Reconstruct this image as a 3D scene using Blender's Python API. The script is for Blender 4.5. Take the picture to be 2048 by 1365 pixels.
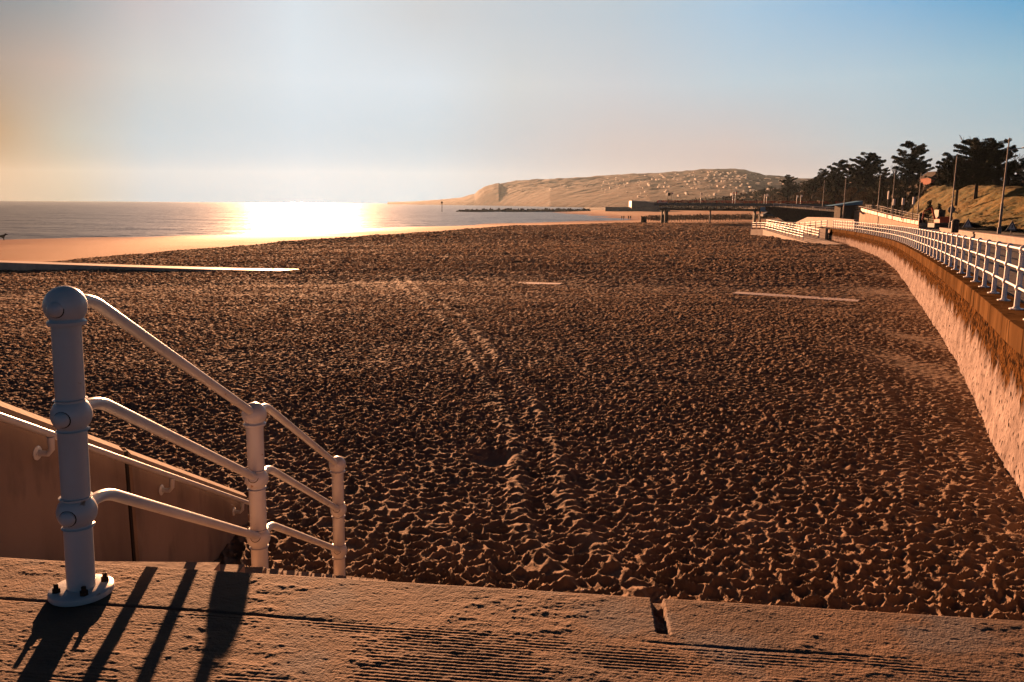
import bpy, bmesh, math, random
import numpy as np
from mathutils import Vector, Matrix
R = math.radians
PI = math.pi
scene = bpy.context.scene
for o in list(bpy.data.objects): bpy.data.objects.remove(o)
COL = scene.collection
random.seed(7)

# ------------------------------------------------------------------ camera
F = 1600.0                       # focal length in photo pixels (2048 wide)
CAMZ = 6.4
cam_d = bpy.data.cameras.new('camera'); cam = bpy.data.objects.new('camera', cam_d)
COL.objects.link(cam); scene.camera = cam
cam_d.sensor_width = 36; cam_d.lens = F / 2048 * 36
cam_d.clip_start = 0.05; cam_d.clip_end = 30000
cam.location = (0, 0, CAMZ)
PITCH = R(9.75); ROLL = R(0.45)
CM = Matrix.Rotation(PI / 2 - PITCH, 3, 'X') @ Matrix.Rotation(ROLL, 3, 'Z')
cam.rotation_euler = CM.to_euler()
def ray(px, py): return CM @ Vector(((px - 1024) / F, -(py - 682.5) / F, -1))
def at(px, py, Y):               # the point seen at a photo pixel, Y metres ahead
    r = ray(px, py); return Vector((0, 0, CAMZ)) + r * (Y / r.y)
def atz(px, py, Z):
    r = ray(px, py); return Vector((0, 0, CAMZ)) + r * ((Z - CAMZ) / r.z)
scene.render.resolution_x = 1024; scene.render.resolution_y = 682

# ------------------------------------------------------------------ light
SUN_AZ = R(-14.5); SUN_EL = R(7.5)
SD = Vector((math.sin(SUN_AZ) * math.cos(SUN_EL), math.cos(SUN_AZ) * math.cos(SUN_EL), math.sin(SUN_EL)))
sun_d = bpy.data.lights.new('sun', 'SUN'); sun = bpy.data.objects.new('sun', sun_d); COL.objects.link(sun)
sun_d.energy = 5.0; sun_d.angle = R(0.5); sun_d.color = (1.0, 0.47, 0.225)
sun.rotation_euler = SD.to_track_quat('Z', 'Y').to_euler()
EXPO = 2.15
w = bpy.data.worlds.new('World'); scene.world = w; w.use_nodes = True
nt = w.node_tree; nt.nodes.clear(); NN = nt.nodes.new; LK = nt.links.new
wo = NN('ShaderNodeOutputWorld'); bg = NN('ShaderNodeBackground')
sky = NN('ShaderNodeTexSky'); sky.sky_type = 'NISHITA'; sky.sun_disc = False
sky.sun_elevation = SUN_EL; sky.sun_rotation = SUN_AZ; sky.dust_density = 1.0; sky.air_density = 1.0; sky.ozone_density = 2.0
BGS = 0.07
bg.inputs[1].default_value = BGS
# low sky of an evening with a broad bright aureole: colour by compass direction at the horizon and higher up
tc = NN('ShaderNodeTexCoord'); sx = NN('ShaderNodeSeparateXYZ'); LK(tc.outputs['Generated'], sx.inputs[0])
def mth(op, a, b=None, c=None):
    m = NN('ShaderNodeMath'); m.operation = op
    for i, v in enumerate((a, b, c)):
        if v is None: continue
        if isinstance(v, (int, float)): m.inputs[i].default_value = v
        else: LK(v, m.inputs[i])
    return m.outputs[0]
az = mth('MULTIPLY', mth('ARCTAN2', sx.outputs[0], sx.outputs[1]), 180 / PI)
el = mth('MULTIPLY', mth('ARCSINE', sx.outputs[2]), 180 / PI)
azf = mth('MULTIPLY_ADD', az, 1 / 120., .5)                   # -60..60 degrees -> 0..1
def lin(c): return tuple(((v / 255. + .055) / 1.055) ** 2.4 if v > 10 else v / 255. / 12.92 for v in c)
def ramp(stops):
    r = NN('ShaderNodeValToRGB'); e = r.color_ramp.elements; r.color_ramp.interpolation = 'LINEAR'
    for i, (d, c) in enumerate(stops):
        q = e.new(d / 120. + .5)
        q.color = (*[v for v in lin(c)], 1)
    e.remove(e[len(e) - 1]); e.remove(e[0])
    LK(azf, r.inputs[0]); return r.outputs[0]
# rows: elevation in degrees, then (azimuth, colour) stops
SKY_ROWS = [
    (0.4, [(-58, (73, 67, 57)), (-32, (133, 123, 105)), (-28.5, (117, 137, 133)), (-24, (107, 166, 192)), (-14.5, (158, 197, 218)), (-6, (152, 193, 213)), (0, (144, 172, 187)), (7, (153, 161, 169)), (15, (153, 144, 148)), (23, (157, 149, 152)), (31.5, (149, 148, 152)), (58, (89, 88, 91))]),
    (4, [(-58, (89, 73, 56)), (-32, (162, 134, 102)), (-28.5, (163, 171, 165)), (-24, (164, 191, 205)), (-14.5, (181, 207, 223)), (-6, (176, 201, 215)), (0, (175, 188, 197)), (7, (185, 181, 182)), (15, (187, 180, 180)), (23, (172, 187, 194)), (31.5, (158, 184, 195)), (58, (94, 110, 117))]),
    (8, [(-58, (85, 78, 74)), (-32, (156, 143, 135)), (-28.5, (179, 166, 159)), (-24, (193, 199, 200)), (-14.5, (208, 223, 233)), (-6, (205, 220, 230)), (0, (198, 206, 209)), (7, (193, 200, 206)), (15, (180, 200, 211)), (23, (172, 197, 210)), (31.5, (144, 185, 204)), (58, (86, 111, 122))]),
    (12.3, [(-58, (59, 70, 78)), (-32, (109, 129, 142)), (-28.5, (134, 150, 159)), (-24, (187, 183, 187)), (-14.5, (209, 222, 231)), (-6, (199, 205, 209)), (0, (190, 201, 209)), (7, (181, 197, 208)), (15, (163, 195, 218)), (23, (132, 180, 214)), (31.5, (75, 158, 204)), (58, (45, 94, 122))])]
def mix(f, a, b, blend='MIX'):
    m = NN('ShaderNodeMixRGB'); m.blend_type = blend
    for i, v in enumerate((f, a, b)):
        if isinstance(v, (int, float)): m.inputs[i].default_value = v
        elif isinstance(v, tuple): m.inputs[i].default_value = v
        else: LK(v, m.inputs[i])
    return m.outputs[0]
def mrange(v, a, b, o='SMOOTHSTEP'):
    m = NN('ShaderNodeMapRange'); m.interpolation_type = o; LK(v, m.inputs[0]); m.inputs[1].default_value = a; m.inputs[2].default_value = b; return m.outputs[0]
low = ramp(SKY_ROWS[0][1])
for (e0, _), (e1, st) in zip(SKY_ROWS, SKY_ROWS[1:]): low = mix(mrange(el, e0, e1, 'LINEAR'), low, ramp(st))
k_ = 1 / (BGS * 2 ** EXPO)
low = mix(1.0, low, (k_, k_, k_, 1), 'MULTIPLY')
front = mth('MULTIPLY', mrange(el, 30, 12.5), mrange(mth('ABSOLUTE', az), 62, 44))
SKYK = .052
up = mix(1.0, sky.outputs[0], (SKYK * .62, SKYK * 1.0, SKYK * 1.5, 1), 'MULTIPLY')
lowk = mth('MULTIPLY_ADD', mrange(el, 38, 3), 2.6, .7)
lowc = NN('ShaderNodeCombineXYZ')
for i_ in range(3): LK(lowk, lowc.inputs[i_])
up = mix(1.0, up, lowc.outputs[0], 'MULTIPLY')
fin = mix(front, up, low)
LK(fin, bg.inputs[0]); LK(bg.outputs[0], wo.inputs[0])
scene.view_settings.view_transform = 'Standard'; scene.view_settings.look = 'None'
scene.view_settings.gamma = 1; scene.view_settings.exposure = EXPO
scene.cycles.volume_bounces = 1; scene.cycles.diffuse_bounces = 1

# ------------------------------------------------------------------ helpers
def tag(o, label=None, cat=None, group=None, kind=None):
    if label: o['label'] = label
    if cat: o['category'] = cat
    if group: o['group'] = group
    if kind: o['kind'] = kind
    return o
def empty(name, loc=(0, 0, 0), rz=0):
    o = bpy.data.objects.new(name, None); COL.objects.link(o); o.location = loc; o.rotation_euler = (0, 0, rz)
    o.empty_display_size = .2
    return o
def copy_tree(o, parent=None):
    c = o.copy(); COL.objects.link(c); c.parent = parent
    for ch in list(o.children): copy_tree(ch, c)
    return c
class MB:
    def __init__(s): s.v = []; s.f = []
    def add(s, vs, fs):
        n = len(s.v); s.v += [tuple(v) for v in vs]; s.f += [tuple(i + n for i in f) for f in fs]; return s
    def box(s, c, size, rz=0, rx=0):
        M = Matrix.Rotation(rz, 3, 'Z') @ Matrix.Rotation(rx, 3, 'X'); c = Vector(c)
        vs = [c + M @ Vector((x * size[0] / 2, y * size[1] / 2, z * size[2] / 2)) for x in (-1, 1) for y in (-1, 1) for z in (-1, 1)]
        return s.add(vs, [(0, 1, 3, 2), (4, 6, 7, 5), (0, 4, 5, 1), (2, 3, 7, 6), (0, 2, 6, 4), (1, 5, 7, 3)])
    def tube(s, pts, rad, n=10, cap=True):
        pts = [Vector(p) for p in pts]
        if not isinstance(rad, (list, tuple)): rad = [rad] * len(pts)
        t0 = (pts[1] - pts[0]).normalized()
        up = Vector((0, 0, 1)) if abs(t0.z) < .9 else Vector((1, 0, 0))
        a = t0.cross(up).normalized(); vs = []
        for i, p in enumerate(pts):
            if i == 0: t = t0
            elif i == len(pts) - 1: t = (pts[i] - pts[i - 1]).normalized()
            else: t = ((pts[i + 1] - p).normalized() + (p - pts[i - 1]).normalized()).normalized()
            a = (a - t * a.dot(t)).normalized(); b = t.cross(a)
            for k in range(n):
                q = 2 * PI * k / n; vs.append(p + (a * math.cos(q) + b * math.sin(q)) * rad[i])
        fs = []
        for i in range(len(pts) - 1):
            for k in range(n):
                fs.append((i * n + k, i * n + (k + 1) % n, (i + 1) * n + (k + 1) % n, (i + 1) * n + k))
        if cap: fs.append(tuple(range(n))[::-1]); fs.append(tuple((len(pts) - 1) * n + k for k in range(n)))
        return s.add(vs, fs)
    def lathe(s, prof, c=(0, 0, 0), n=24, M=None):      # prof: (r, z) pairs
        c = Vector(c); vs = []; fs = []
        for r, z in prof:
            for k in range(n):
                q = 2 * PI * k / n; p = Vector((r * math.cos(q), r * math.sin(q), z))
                vs.append(c + (M @ p if M else p))
        for i in range(len(prof) - 1):
            for k in range(n): fs.append((i * n + k, i * n + (k + 1) % n, (i + 1) * n + (k + 1) % n, (i + 1) * n + k))
        fs.append(tuple(range(n))[::-1]); fs.append(tuple((len(prof) - 1) * n + k for k in range(n)))
        return s.add(vs, fs)
    def prism(s, poly, z0, z1):
        n = len(poly); vs = [(x, y, z0) for x, y in poly] + [(x, y, z1) for x, y in poly]
        return s.add(vs, [tuple(range(n))[::-1], tuple(range(n, 2 * n))] + [(i, (i + 1) % n, n + (i + 1) % n, n + i) for i in range(n)])
    def sweep(s, path, sect):                            # path: 3-D points; sect: (offset right, dz) closed loop
        path = [Vector(p) for p in path]; m = len(sect); vs = []
        for i, p in enumerate(path):
            t = (path[min(i + 1, len(path) - 1)] - path[max(i - 1, 0)]); t.z = 0; t.normalize(); r = Vector((t.y, -t.x, 0))
            for a, b in sect: vs.append(p + r * a + Vector((0, 0, b)))
        fs = [(i * m + k, i * m + (k + 1) % m, (i + 1) * m + (k + 1) % m, (i + 1) * m + k) for i in range(len(path) - 1) for k in range(m)]
        fs += [tuple(range(m))[::-1], tuple((len(path) - 1) * m + k for k in range(m))]
        return s.add(vs, fs)
    def build(s, name, mat, parent=None, smooth=False):
        me = bpy.data.meshes.new(name); me.from_pydata(s.v, [], s.f); me.update()
        bm = bmesh.new(); bm.from_mesh(me); bmesh.ops.recalc_face_normals(bm, faces=bm.faces); bm.to_mesh(me); bm.free()
        if smooth:
            me.polygons.foreach_set('use_smooth', [True] * len(me.polygons))
            try: me.set_sharp_from_angle(angle=R(40))
            except Exception: pass
        if mat: me.materials.append(mat)
        o = bpy.data.objects.new(name, me); COL.objects.link(o); o.parent = parent
        return o
def grid_mesh(name, X, Y, Z, mat, smooth=True, parent=None):
    nr, nc = X.shape
    me = bpy.data.meshes.new(name)
    co = np.stack([X, Y, Z], -1).reshape(-1, 3).astype(np.float32)
    idx = np.arange(nr * nc, dtype=np.int32).reshape(nr, nc)
    q = np.stack([idx[:-1, :-1], idx[:-1, 1:], idx[1:, 1:], idx[1:, :-1]], -1).reshape(-1, 4)
    me.vertices.add(len(co)); me.vertices.foreach_set('co', co.ravel())
    me.loops.add(q.size); me.loops.foreach_set('vertex_index', q.ravel())
    me.polygons.add(len(q)); me.polygons.foreach_set('loop_start', np.arange(0, q.size, 4, dtype=np.int32))
    try: me.polygons.foreach_set('loop_total', np.full(len(q), 4, dtype=np.int32))
    except Exception: pass
    me.polygons.foreach_set('use_smooth', np.full(len(q), smooth))
    me.update(calc_edges=True)
    me.materials.append(mat)
    o = bpy.data.objects.new(name, me); COL.objects.link(o); o.parent = parent
    return o
# --- numpy noise
def hsh(i, j, k=0):
    with np.errstate(over='ignore'):
        h = (i.astype(np.int64) * 374761393 + j.astype(np.int64) * 668265263 + k * 1274126177) & 0xffffffff
        h = ((h ^ (h >> 13)) * 1274126177) & 0xffffffff
        h = ((h ^ (h >> 16)) * 2246822519) & 0xffffffff
    return ((h ^ (h >> 15)) & 0xffffff) / float(0xffffff)
def vnoise(x, y, k=0):
    i = np.floor(x); j = np.floor(y); u = x - i; v = y - j
    u = u * u * (3 - 2 * u); v = v * v * (3 - 2 * v)
    a = hsh(i, j, k); b = hsh(i + 1, j, k); c = hsh(i, j + 1, k); d = hsh(i + 1, j + 1, k)
    return (a * (1 - u) + b * u) * (1 - v) + (c * (1 - u) + d * u) * v
def fbm(x, y, o=4, k=0):
    s = 0; a = .5; t = 0
    for n in range(o):
        s = s + a * vnoise(x, y, k + n); t += a; a *= .5; x = x * 2.03 + 11.3; y = y * 2.03 + 7.7
    return s / t
def worley(x, y, k=0):
    i = np.floor(x); j = np.floor(y); f1 = np.full(x.shape, 9.); f2 = f1.copy(); idh = np.zeros(x.shape)
    for a in (-1, 0, 1):
        for b in (-1, 0, 1):
            ci = i + a; cj = j + b
            d = np.hypot(ci + .5 + .85 * (hsh(ci, cj, k) - .5) - x, cj + .5 + .85 * (hsh(ci, cj, k + 5) - .5) - y)
            n = d < f1
            f2 = np.where(n, f1, np.minimum(f2, d)); idh = np.where(n, hsh(ci, cj, k + 9), idh); f1 = np.where(n, d, f1)
    return f1, f2, idh
def sstep(a, b, x):
    t = np.clip((x - a) / (b - a), 0, 1); return t * t * (3 - 2 * t)
def spline(pts, n):
    P = [Vector(p) for p in pts]; P = [P[0] * 2 - P[1]] + P + [P[-1] * 2 - P[-2]]; out = []
    for i in range(1, len(P) - 2):
        for k in range(n):
            t = k / n; a, b, c, d = P[i - 1:i + 3]
            out.append(.5 * ((2 * b) + (c - a) * t + (2 * a - 5 * b + 4 * c - d) * t * t + (3 * b - a - 3 * c + d) * t ** 3))
    out.append(P[-2]); return out
def resample(path, step, start=0.):
    out = []; acc = start; d = 0
    for a, b in zip(path, path[1:]):
        L = (b - a).length
        while acc <= d + L:
            out.append(a.lerp(b, (acc - d) / L)); acc += step
        d += L
    return out

# ------------------------------------------------------------------ materials
def mat(name, col, rough=.7, col2=None, scale=5., detail=6, bump=0., bscale=None, metal=0., spec=.12, coords='Object', contrast=(.35, .65), stretch=None, col3=None, sc3=20., th3=(.6, .66)):
    m = bpy.data.materials.new(name); m.use_nodes = True; n = m.node_tree.nodes; l = m.node_tree.links
    b = n['Principled BSDF']; b.inputs['Roughness'].default_value = rough; b.inputs['Metallic'].default_value = metal
    b.inputs['Specular IOR Level'].default_value = spec
    b.inputs['Base Color'].default_value = (*col, 1)
    tc = n.new('ShaderNodeTexCoord'); src = tc.outputs[coords]
    if stretch:
        mp = n.new('ShaderNodeMapping'); l.new(src, mp.inputs[0]); mp.inputs['Scale'].default_value = stretch; src = mp.outputs[0]
    if col2:
        t = n.new('ShaderNodeTexNoise'); t.inputs['Scale'].default_value = scale; t.inputs['Detail'].default_value = detail
        l.new(src, t.inputs['Vector'])
        r = n.new('ShaderNodeValToRGB'); r.color_ramp.elements[0].position = contrast[0]; r.color_ramp.elements[1].position = contrast[1]
        r.color_ramp.elements[0].color = (*col, 1); r.color_ramp.elements[1].color = (*col2, 1)
        l.new(t.outputs[0], r.inputs[0]); last = r.outputs[0]
        if col3:
            t2 = n.new('ShaderNodeTexNoise'); t2.inputs['Scale'].default_value = sc3; t2.inputs['Detail'].default_value = 5
            l.new(src, t2.inputs['Vector'])
            r2 = n.new('ShaderNodeValToRGB'); r2.color_ramp.elements[0].position = th3[0]; r2.color_ramp.elements[1].position = th3[1]
            l.new(t2.outputs[0], r2.inputs[0])
            mx = n.new('ShaderNodeMixRGB'); l.new(r2.outputs[0], mx.inputs[0]); l.new(last, mx.inputs[1]); mx.inputs[2].default_value = (*col3, 1); last = mx.outputs[0]
        l.new(last, b.inputs['Base Color'])
    if bump:
        t = n.new('ShaderNodeTexNoise'); t.inputs['Scale'].default_value = bscale or scale * 6; t.inputs['Detail'].default_value = 8
        l.new(src, t.inputs['Vector'])
        bp = n.new('ShaderNodeBump'); bp.inputs['Strength'].default_value = 1; bp.inputs['Distance'].default_value = bump
        l.new(t.outputs[0], bp.inputs['Height']); l.new(bp.outputs[0], b.inputs['Normal'])
    return m
M = {}
M['paint'] = mat('white_paint', (.56, .57, .58), .32, (.50, .50, .50), 6, bump=.0006, bscale=60, col3=(.30, .20, .13), sc3=16, th3=(.69, .73), spec=.5)
M['far_paint'] = mat('rail_paint', (.80, .80, .82), .35, (.74, .74, .76), 3, spec=.5)
M['rustbolt'] = mat('rusty_bolt', (.07, .035, .02), .7, (.03, .02, .015), 40, bump=.001)
M['concrete'] = mat('stair_concrete', (.29, .21, .16), .85, (.20, .145, .11), 1.6, bump=.004, bscale=22, stretch=(1, 1, .45), col3=(.17, .125, .10), sc3=3.5, th3=(.54, .70))
M['joint'] = mat('dark_joint', (.03, .025, .02), .9)
M['pale_con'] = mat('pale_concrete', (.25, .20, .18), .85, (.19, .15, .135), 1.2, bump=.006, bscale=8, col3=(.28, .22, .18), sc3=3, th3=(.62, .72))
M['groyne'] = mat('groyne_concrete', (.55, .42, .34), .6, (.40, .30, .24), 1.5, bump=.01, bscale=9, spec=.25)
M['coping'] = mat('coping_concrete', (.050, .027, .012), .95, (.125, .068, .030), 1.7, bump=.006, bscale=12, col3=(.035, .02, .01), sc3=3.4, th3=(.56, .66), stretch=(1, 1, .22), spec=0.)
M['paving'] = mat('promenade_paving', (.09, .07, .06), .8, (.06, .048, .042), .8, bump=.003, bscale=20, coords='Object')
M['asphalt'] = mat('asphalt', (.05, .047, .045), .85, (.065, .06, .055), 2, bump=.004, bscale=30)
M['dark_metal'] = mat('dark_metal', (.03, .03, .032), .5, (.05, .045, .04), 4)
M['grey_metal'] = mat('galvanised_metal', (.20, .19, .19), .6, (.15, .14, .14), 4, metal=0)
M['dark_tree'] = mat('pine_needles', (.018, .026, .014), .8, (.045, .05, .022), .7, spec=.2)
M['brown_tree'] = mat('brown_leaves', (.045, .03, .014), .85, (.11, .065, .022), .5, spec=.2)
M['olive_tree'] = mat('olive_leaves', (.03, .03, .014), .85, (.075, .06, .022), .5, spec=.2)
M['bark'] = mat('bark', (.05, .038, .03), .9, (.03, .022, .018), 3, bump=.01)
M['twig'] = mat('twigs', (.10, .07, .055), .9, (.07, .05, .04), 3)
M['grass'] = mat('bank_grass', (.075, .068, .012), .9, (.16, .10, .018), .35, bump=.12, bscale=3.5, col3=(.055, .06, .018), sc3=.9, th3=(.52, .66), spec=.1)
M['red'] = mat('red_plastic', (.60, .10, .04), .5, (.50, .08, .03), 2)
M['white_pl'] = mat('white_board', (.75, .73, .70), .5, (.65, .62, .6), 2)
M['bluegrey'] = mat('blue_grey_cladding', (.08, .11, .14), .5, (.06, .08, .10), .4)
M['blue'] = mat('blue_panel', (.10, .30, .48), .5, (.08, .25, .42), .6)
M['timber'] = mat('dark_timber', (.035, .027, .022), .9, (.06, .045, .035), 2, bump=.02)
M['rock'] = mat('breakwater_rock', (.06, .05, .045), .9, (.10, .08, .065), .6, bump=.1, bscale=2)
M['skin'] = mat('skin', (.35, .2, .14), .6)
M['cloth'] = mat('dark_cloth', (.03, .03, .04), .9, (.05, .04, .05), 8)
M['fur'] = mat('dark_fur', (.025, .018, .014), .9, (.04, .03, .02), 8)
M['house'] = mat('house_render', (.21, .20, .20), .8, (.5, .44, .38), .05)
M['brick'] = mat('red_brick', (.35, .12, .07), .85, (.28, .10, .06), 1)

# ------------------------------------------------------------------ sand terrain
CP = np.array([(0, 6, 2.5), (-12, 6, 2.45), (-3.5, 9, 2.5), (5, 8, 2.5), (7, 10.4, 2.5), (11.2, 20, 2.42), (19.5, 39, 2.05), (30, 65, 1.85), (38, 92, 1.7), (46, 133, 1.45),
 (0, 20, 2.42), (0, 35, 2.2), (0, 60, 1.85), (0, 100, 1.35), (10, 150, 1.15), (30, 230, 1.0), (60, 230, 1.1), (-8, 200, .75), (-15.6, 51, 1.86), (-20, 54, 1.55), (-29, 59, 1.02), (-42.5, 65.8, .36), (-42.5, 68.5, .75), (-29, 62, 1.25), (-60, 76, .2), (-38, 57, .85), (-30, 45, 1.5), (-30, 30, 1.9), (-50, 40, 1.3),
 (-80, 127, 0), (-60, 152, 0), (-43, 183, 0), (-22, 222, 0), (-4, 262, 0), (22, 300, 0), (44, 332, 0), (46, 420, 0), (42, 540, 0), (30, 700, 0), (75, 330, 1.1), (85, 480, 1.2), (90, 650, 1.4), (130, 330, 1.6),
 (-110, 160, -.9), (-85, 220, -1.2), (-50, 270, -1.2), (-10, 340, -1), (10, 450, -1), (-20, 650, -1.2), (-110, 100, -.1), (-75, 75, .45), (-90, 50, .6), (60, 60, 1.9), (40, 20, 2.4)], float)
def _phi(r): return r
_n = len(CP); _A = np.zeros((_n + 3, _n + 3)); _d = np.hypot(CP[:, None, 0] - CP[None, :, 0], CP[:, None, 1] - CP[None, :, 1])
_A[:_n, :_n] = _d; _A[:_n, _n] = 1; _A[:_n, _n + 1:] = CP[:, :2] / 100; _A[_n, :_n] = 1; _A[_n + 1:, :_n] = CP[:, :2].T / 100
_W = np.linalg.solve(_A, np.concatenate([CP[:, 2], [0, 0, 0]]))
def sand_base(x, y):
    x = np.asarray(x, float); y = np.asarray(y, float)
    s = _W[_n] + _W[_n + 1] * x / 100 + _W[_n + 2] * y / 100
    for (cx, cy, _), wt in zip(CP, _W[:_n]): s = s + wt * np.sqrt((x - cx) ** 2 + (y - cy) ** 2 + 4.0)
    return np.clip(s, -1.6, 2.62)
def sz(x, y): return float(sand_base(np.array([x]), np.array([y]))[0])
# edge between foot-trodden dry sand and smooth wet sand
EDGE = [(-140, 47), (-90, 52), (-60, 66), (-43, 78), (-29, 125), (-16, 160), (-3, 196), (30, 236), (80, 260), (200, 280)]
def edge_y(x):
    return np.interp(x, [e[0] for e in EDGE], [e[1] for e in EDGE])
# tyre tracks through the sand
TR = [at(px, py, 1) for px, py in ()]
def ground_pt(px, py):
    z = 2.3
    for _ in range(6):
        p = atz(px, py, z); z = sz(p.x, p.y)
    return p
TRK = [ground_pt(*p) for p in [(800, 556), (835, 590), (880, 618), (930, 668), (968, 715), (1000, 765), (1040, 825), (1062, 880), (1078, 935), (1082, 1000), (1105, 1070), (1150, 1130), (1210, 1190)]]
TRK = spline(TRK, 8)
TRK2 = spline([ground_pt(*p) for p in [(1770, 720), (1820, 790), (1850, 850), (1868, 890), (1885, 960), (1900, 1050)]], 8)
def track_d(x, y, trk):
    best = np.full(x.shape, 99.)
    s = np.zeros(x.shape)
    acc = 0
    for a, b in zip(trk, trk[1:]):
        dx, dy = b.x - a.x, b.y - a.y; L = math.hypot(dx, dy)
        t = np.clip(((x - a.x) * dx + (y - a.y) * dy) / (L * L), 0, 1)
        d = np.hypot(a.x + dx * t - x, a.y + dy * t - y); sg = np.sign((x - a.x) * dy - (y - a.y) * dx)
        m = d < np.abs(best); best = np.where(m, d * np.where(sg == 0, 1, sg), best); s = np.where(m, acc + t * L, s); acc += L
    return best, s
def sand_detail(x, y):
    wx = x + .13 * (fbm(x * 3.3, y * 3.3, 3, 1) - .5) * 2; wy = y + .13 * (fbm(x * 3.3, y * 3.3, 3, 21) - .5) * 2
    f1, f2, hid = worley(wx / .235, wy / .195, 3)
    g1, g2, gid = worley(wx / .135 + 31, wy / .11 + 13, 13)
    var = .55 + .9 * fbm(x * 1.7, y * 1.7, 2, 62)
    ridge = np.exp(-(f2 - f1) * 3.6)
    ridge2 = np.exp(-(g2 - g1) * 4.2)
    h = .072 * ridge * var + .022 * ridge2
    h -= .028 * np.exp(-(f1 / .36) ** 2) * (.4 + hid)
    h += .022 * (fbm(x * 1.1, y * 1.1, 3, 40) - .5) + .026 * (fbm(x * 10, y * 10, 4, 50) - .5)
    amp = .85 + .35 * sstep(.3, .7, fbm(x * .12, y * .3, 3, 60))
    return h * amp * .80
def build_beach():
    rr = [5.0]
    while rr[-1] < 240: rr.append(rr[-1] + max(.032, .0019 * rr[-1]))
    while rr[-1] < 760: rr.append(rr[-1] * 1.006)
    rr = np.array(rr); aa = np.radians(np.linspace(-50, 48, 1080))
    Rr, Aa = np.meshgrid(rr, aa, indexing='ij')
    X = Rr * np.sin(Aa); Y = Rr * np.cos(Aa)
    Z = sand_base(X, Y)
    dist = edge_y(X) - Y + 8 * (fbm(X * .15, Y * .15, 3, 80) - .5)
    dry = sstep(-3, 5, dist)
    wallpatch = np.zeros_like(X)
    # smooth trodden sand close to the sea wall
    for (cx, cy, rx, ry) in [(10.2, 19.5, 1.0, 4.5), (12.5, 25, .9, 3), (19, 41, 2.0, 4), (24, 52, 1.8, 5)]:
        wallpatch = np.maximum(wallpatch, np.exp(-(((X - cx) / rx) ** 2 + ((Y - cy) / ry) ** 2)))
    D = sand_detail(X, Y) * (1 + .10 * sstep(28, 12, Rr))
    b1 = sstep(34, 60, Rr); b2 = sstep(85, 130, Rr)
    D = D * (1 - b1) + b1 * (1 - b2) * sand_detail(X / 2.0, Y / 2.0) * 2.3 + b2 * sand_detail(X / 4.2, Y / 4.2) * 4.4
    far = 1
    near = Rr < 30
    t, s = track_d(X, Y, TRK)
    lane = np.exp(-((np.abs(t) - .33) / .15) ** 2)
    tread = (.009 * np.sin(s * 2 * PI / .24) + .075 * (fbm(X * 6, Y * 6, 3, 95) - .5)) * lane
    D = D * (1 - .6 * lane) + .09 * lane + tread
    t, s = track_d(X, Y, TRK2)
    lane = np.exp(-((np.abs(t) - .45) / .13) ** 2)
    D = D * (1 - .5 * lane) + lane * (.03 + .022 * np.sin(s * 2 * PI / .18))
    hole = ground_pt(985, 922)
    hh = np.exp(-(((X - hole.x) / .28) ** 2 + ((Y - hole.y) / .34) ** 2) ** 2)
    D = D * (1 - hh) - .07 * hh
    D = D * (1 - .8 * np.clip(wallpatch, 0, 1))
    Z = Z + D * dry * far + dry * .16 * (fbm(X * .16, Y * .42, 4, 97) - .5) * sstep(16, 45, Rr)
    # wet sand: faint shallow ripples
    Z = Z + (1 - dry) * .05 * (fbm(X * .06, Y * .25, 3, 90) - .5)
    o = grid_mesh('sand_beach', X, Y, Z, sand_material())
    for nm, A in (('dry', dry), ('farness', dry * sstep(45, 110, Rr))):
        at_ = o.data.attributes.new(nm, 'FLOAT', 'POINT'); at_.data.foreach_set('value', A.ravel().astype(np.float32))
    return o
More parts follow.
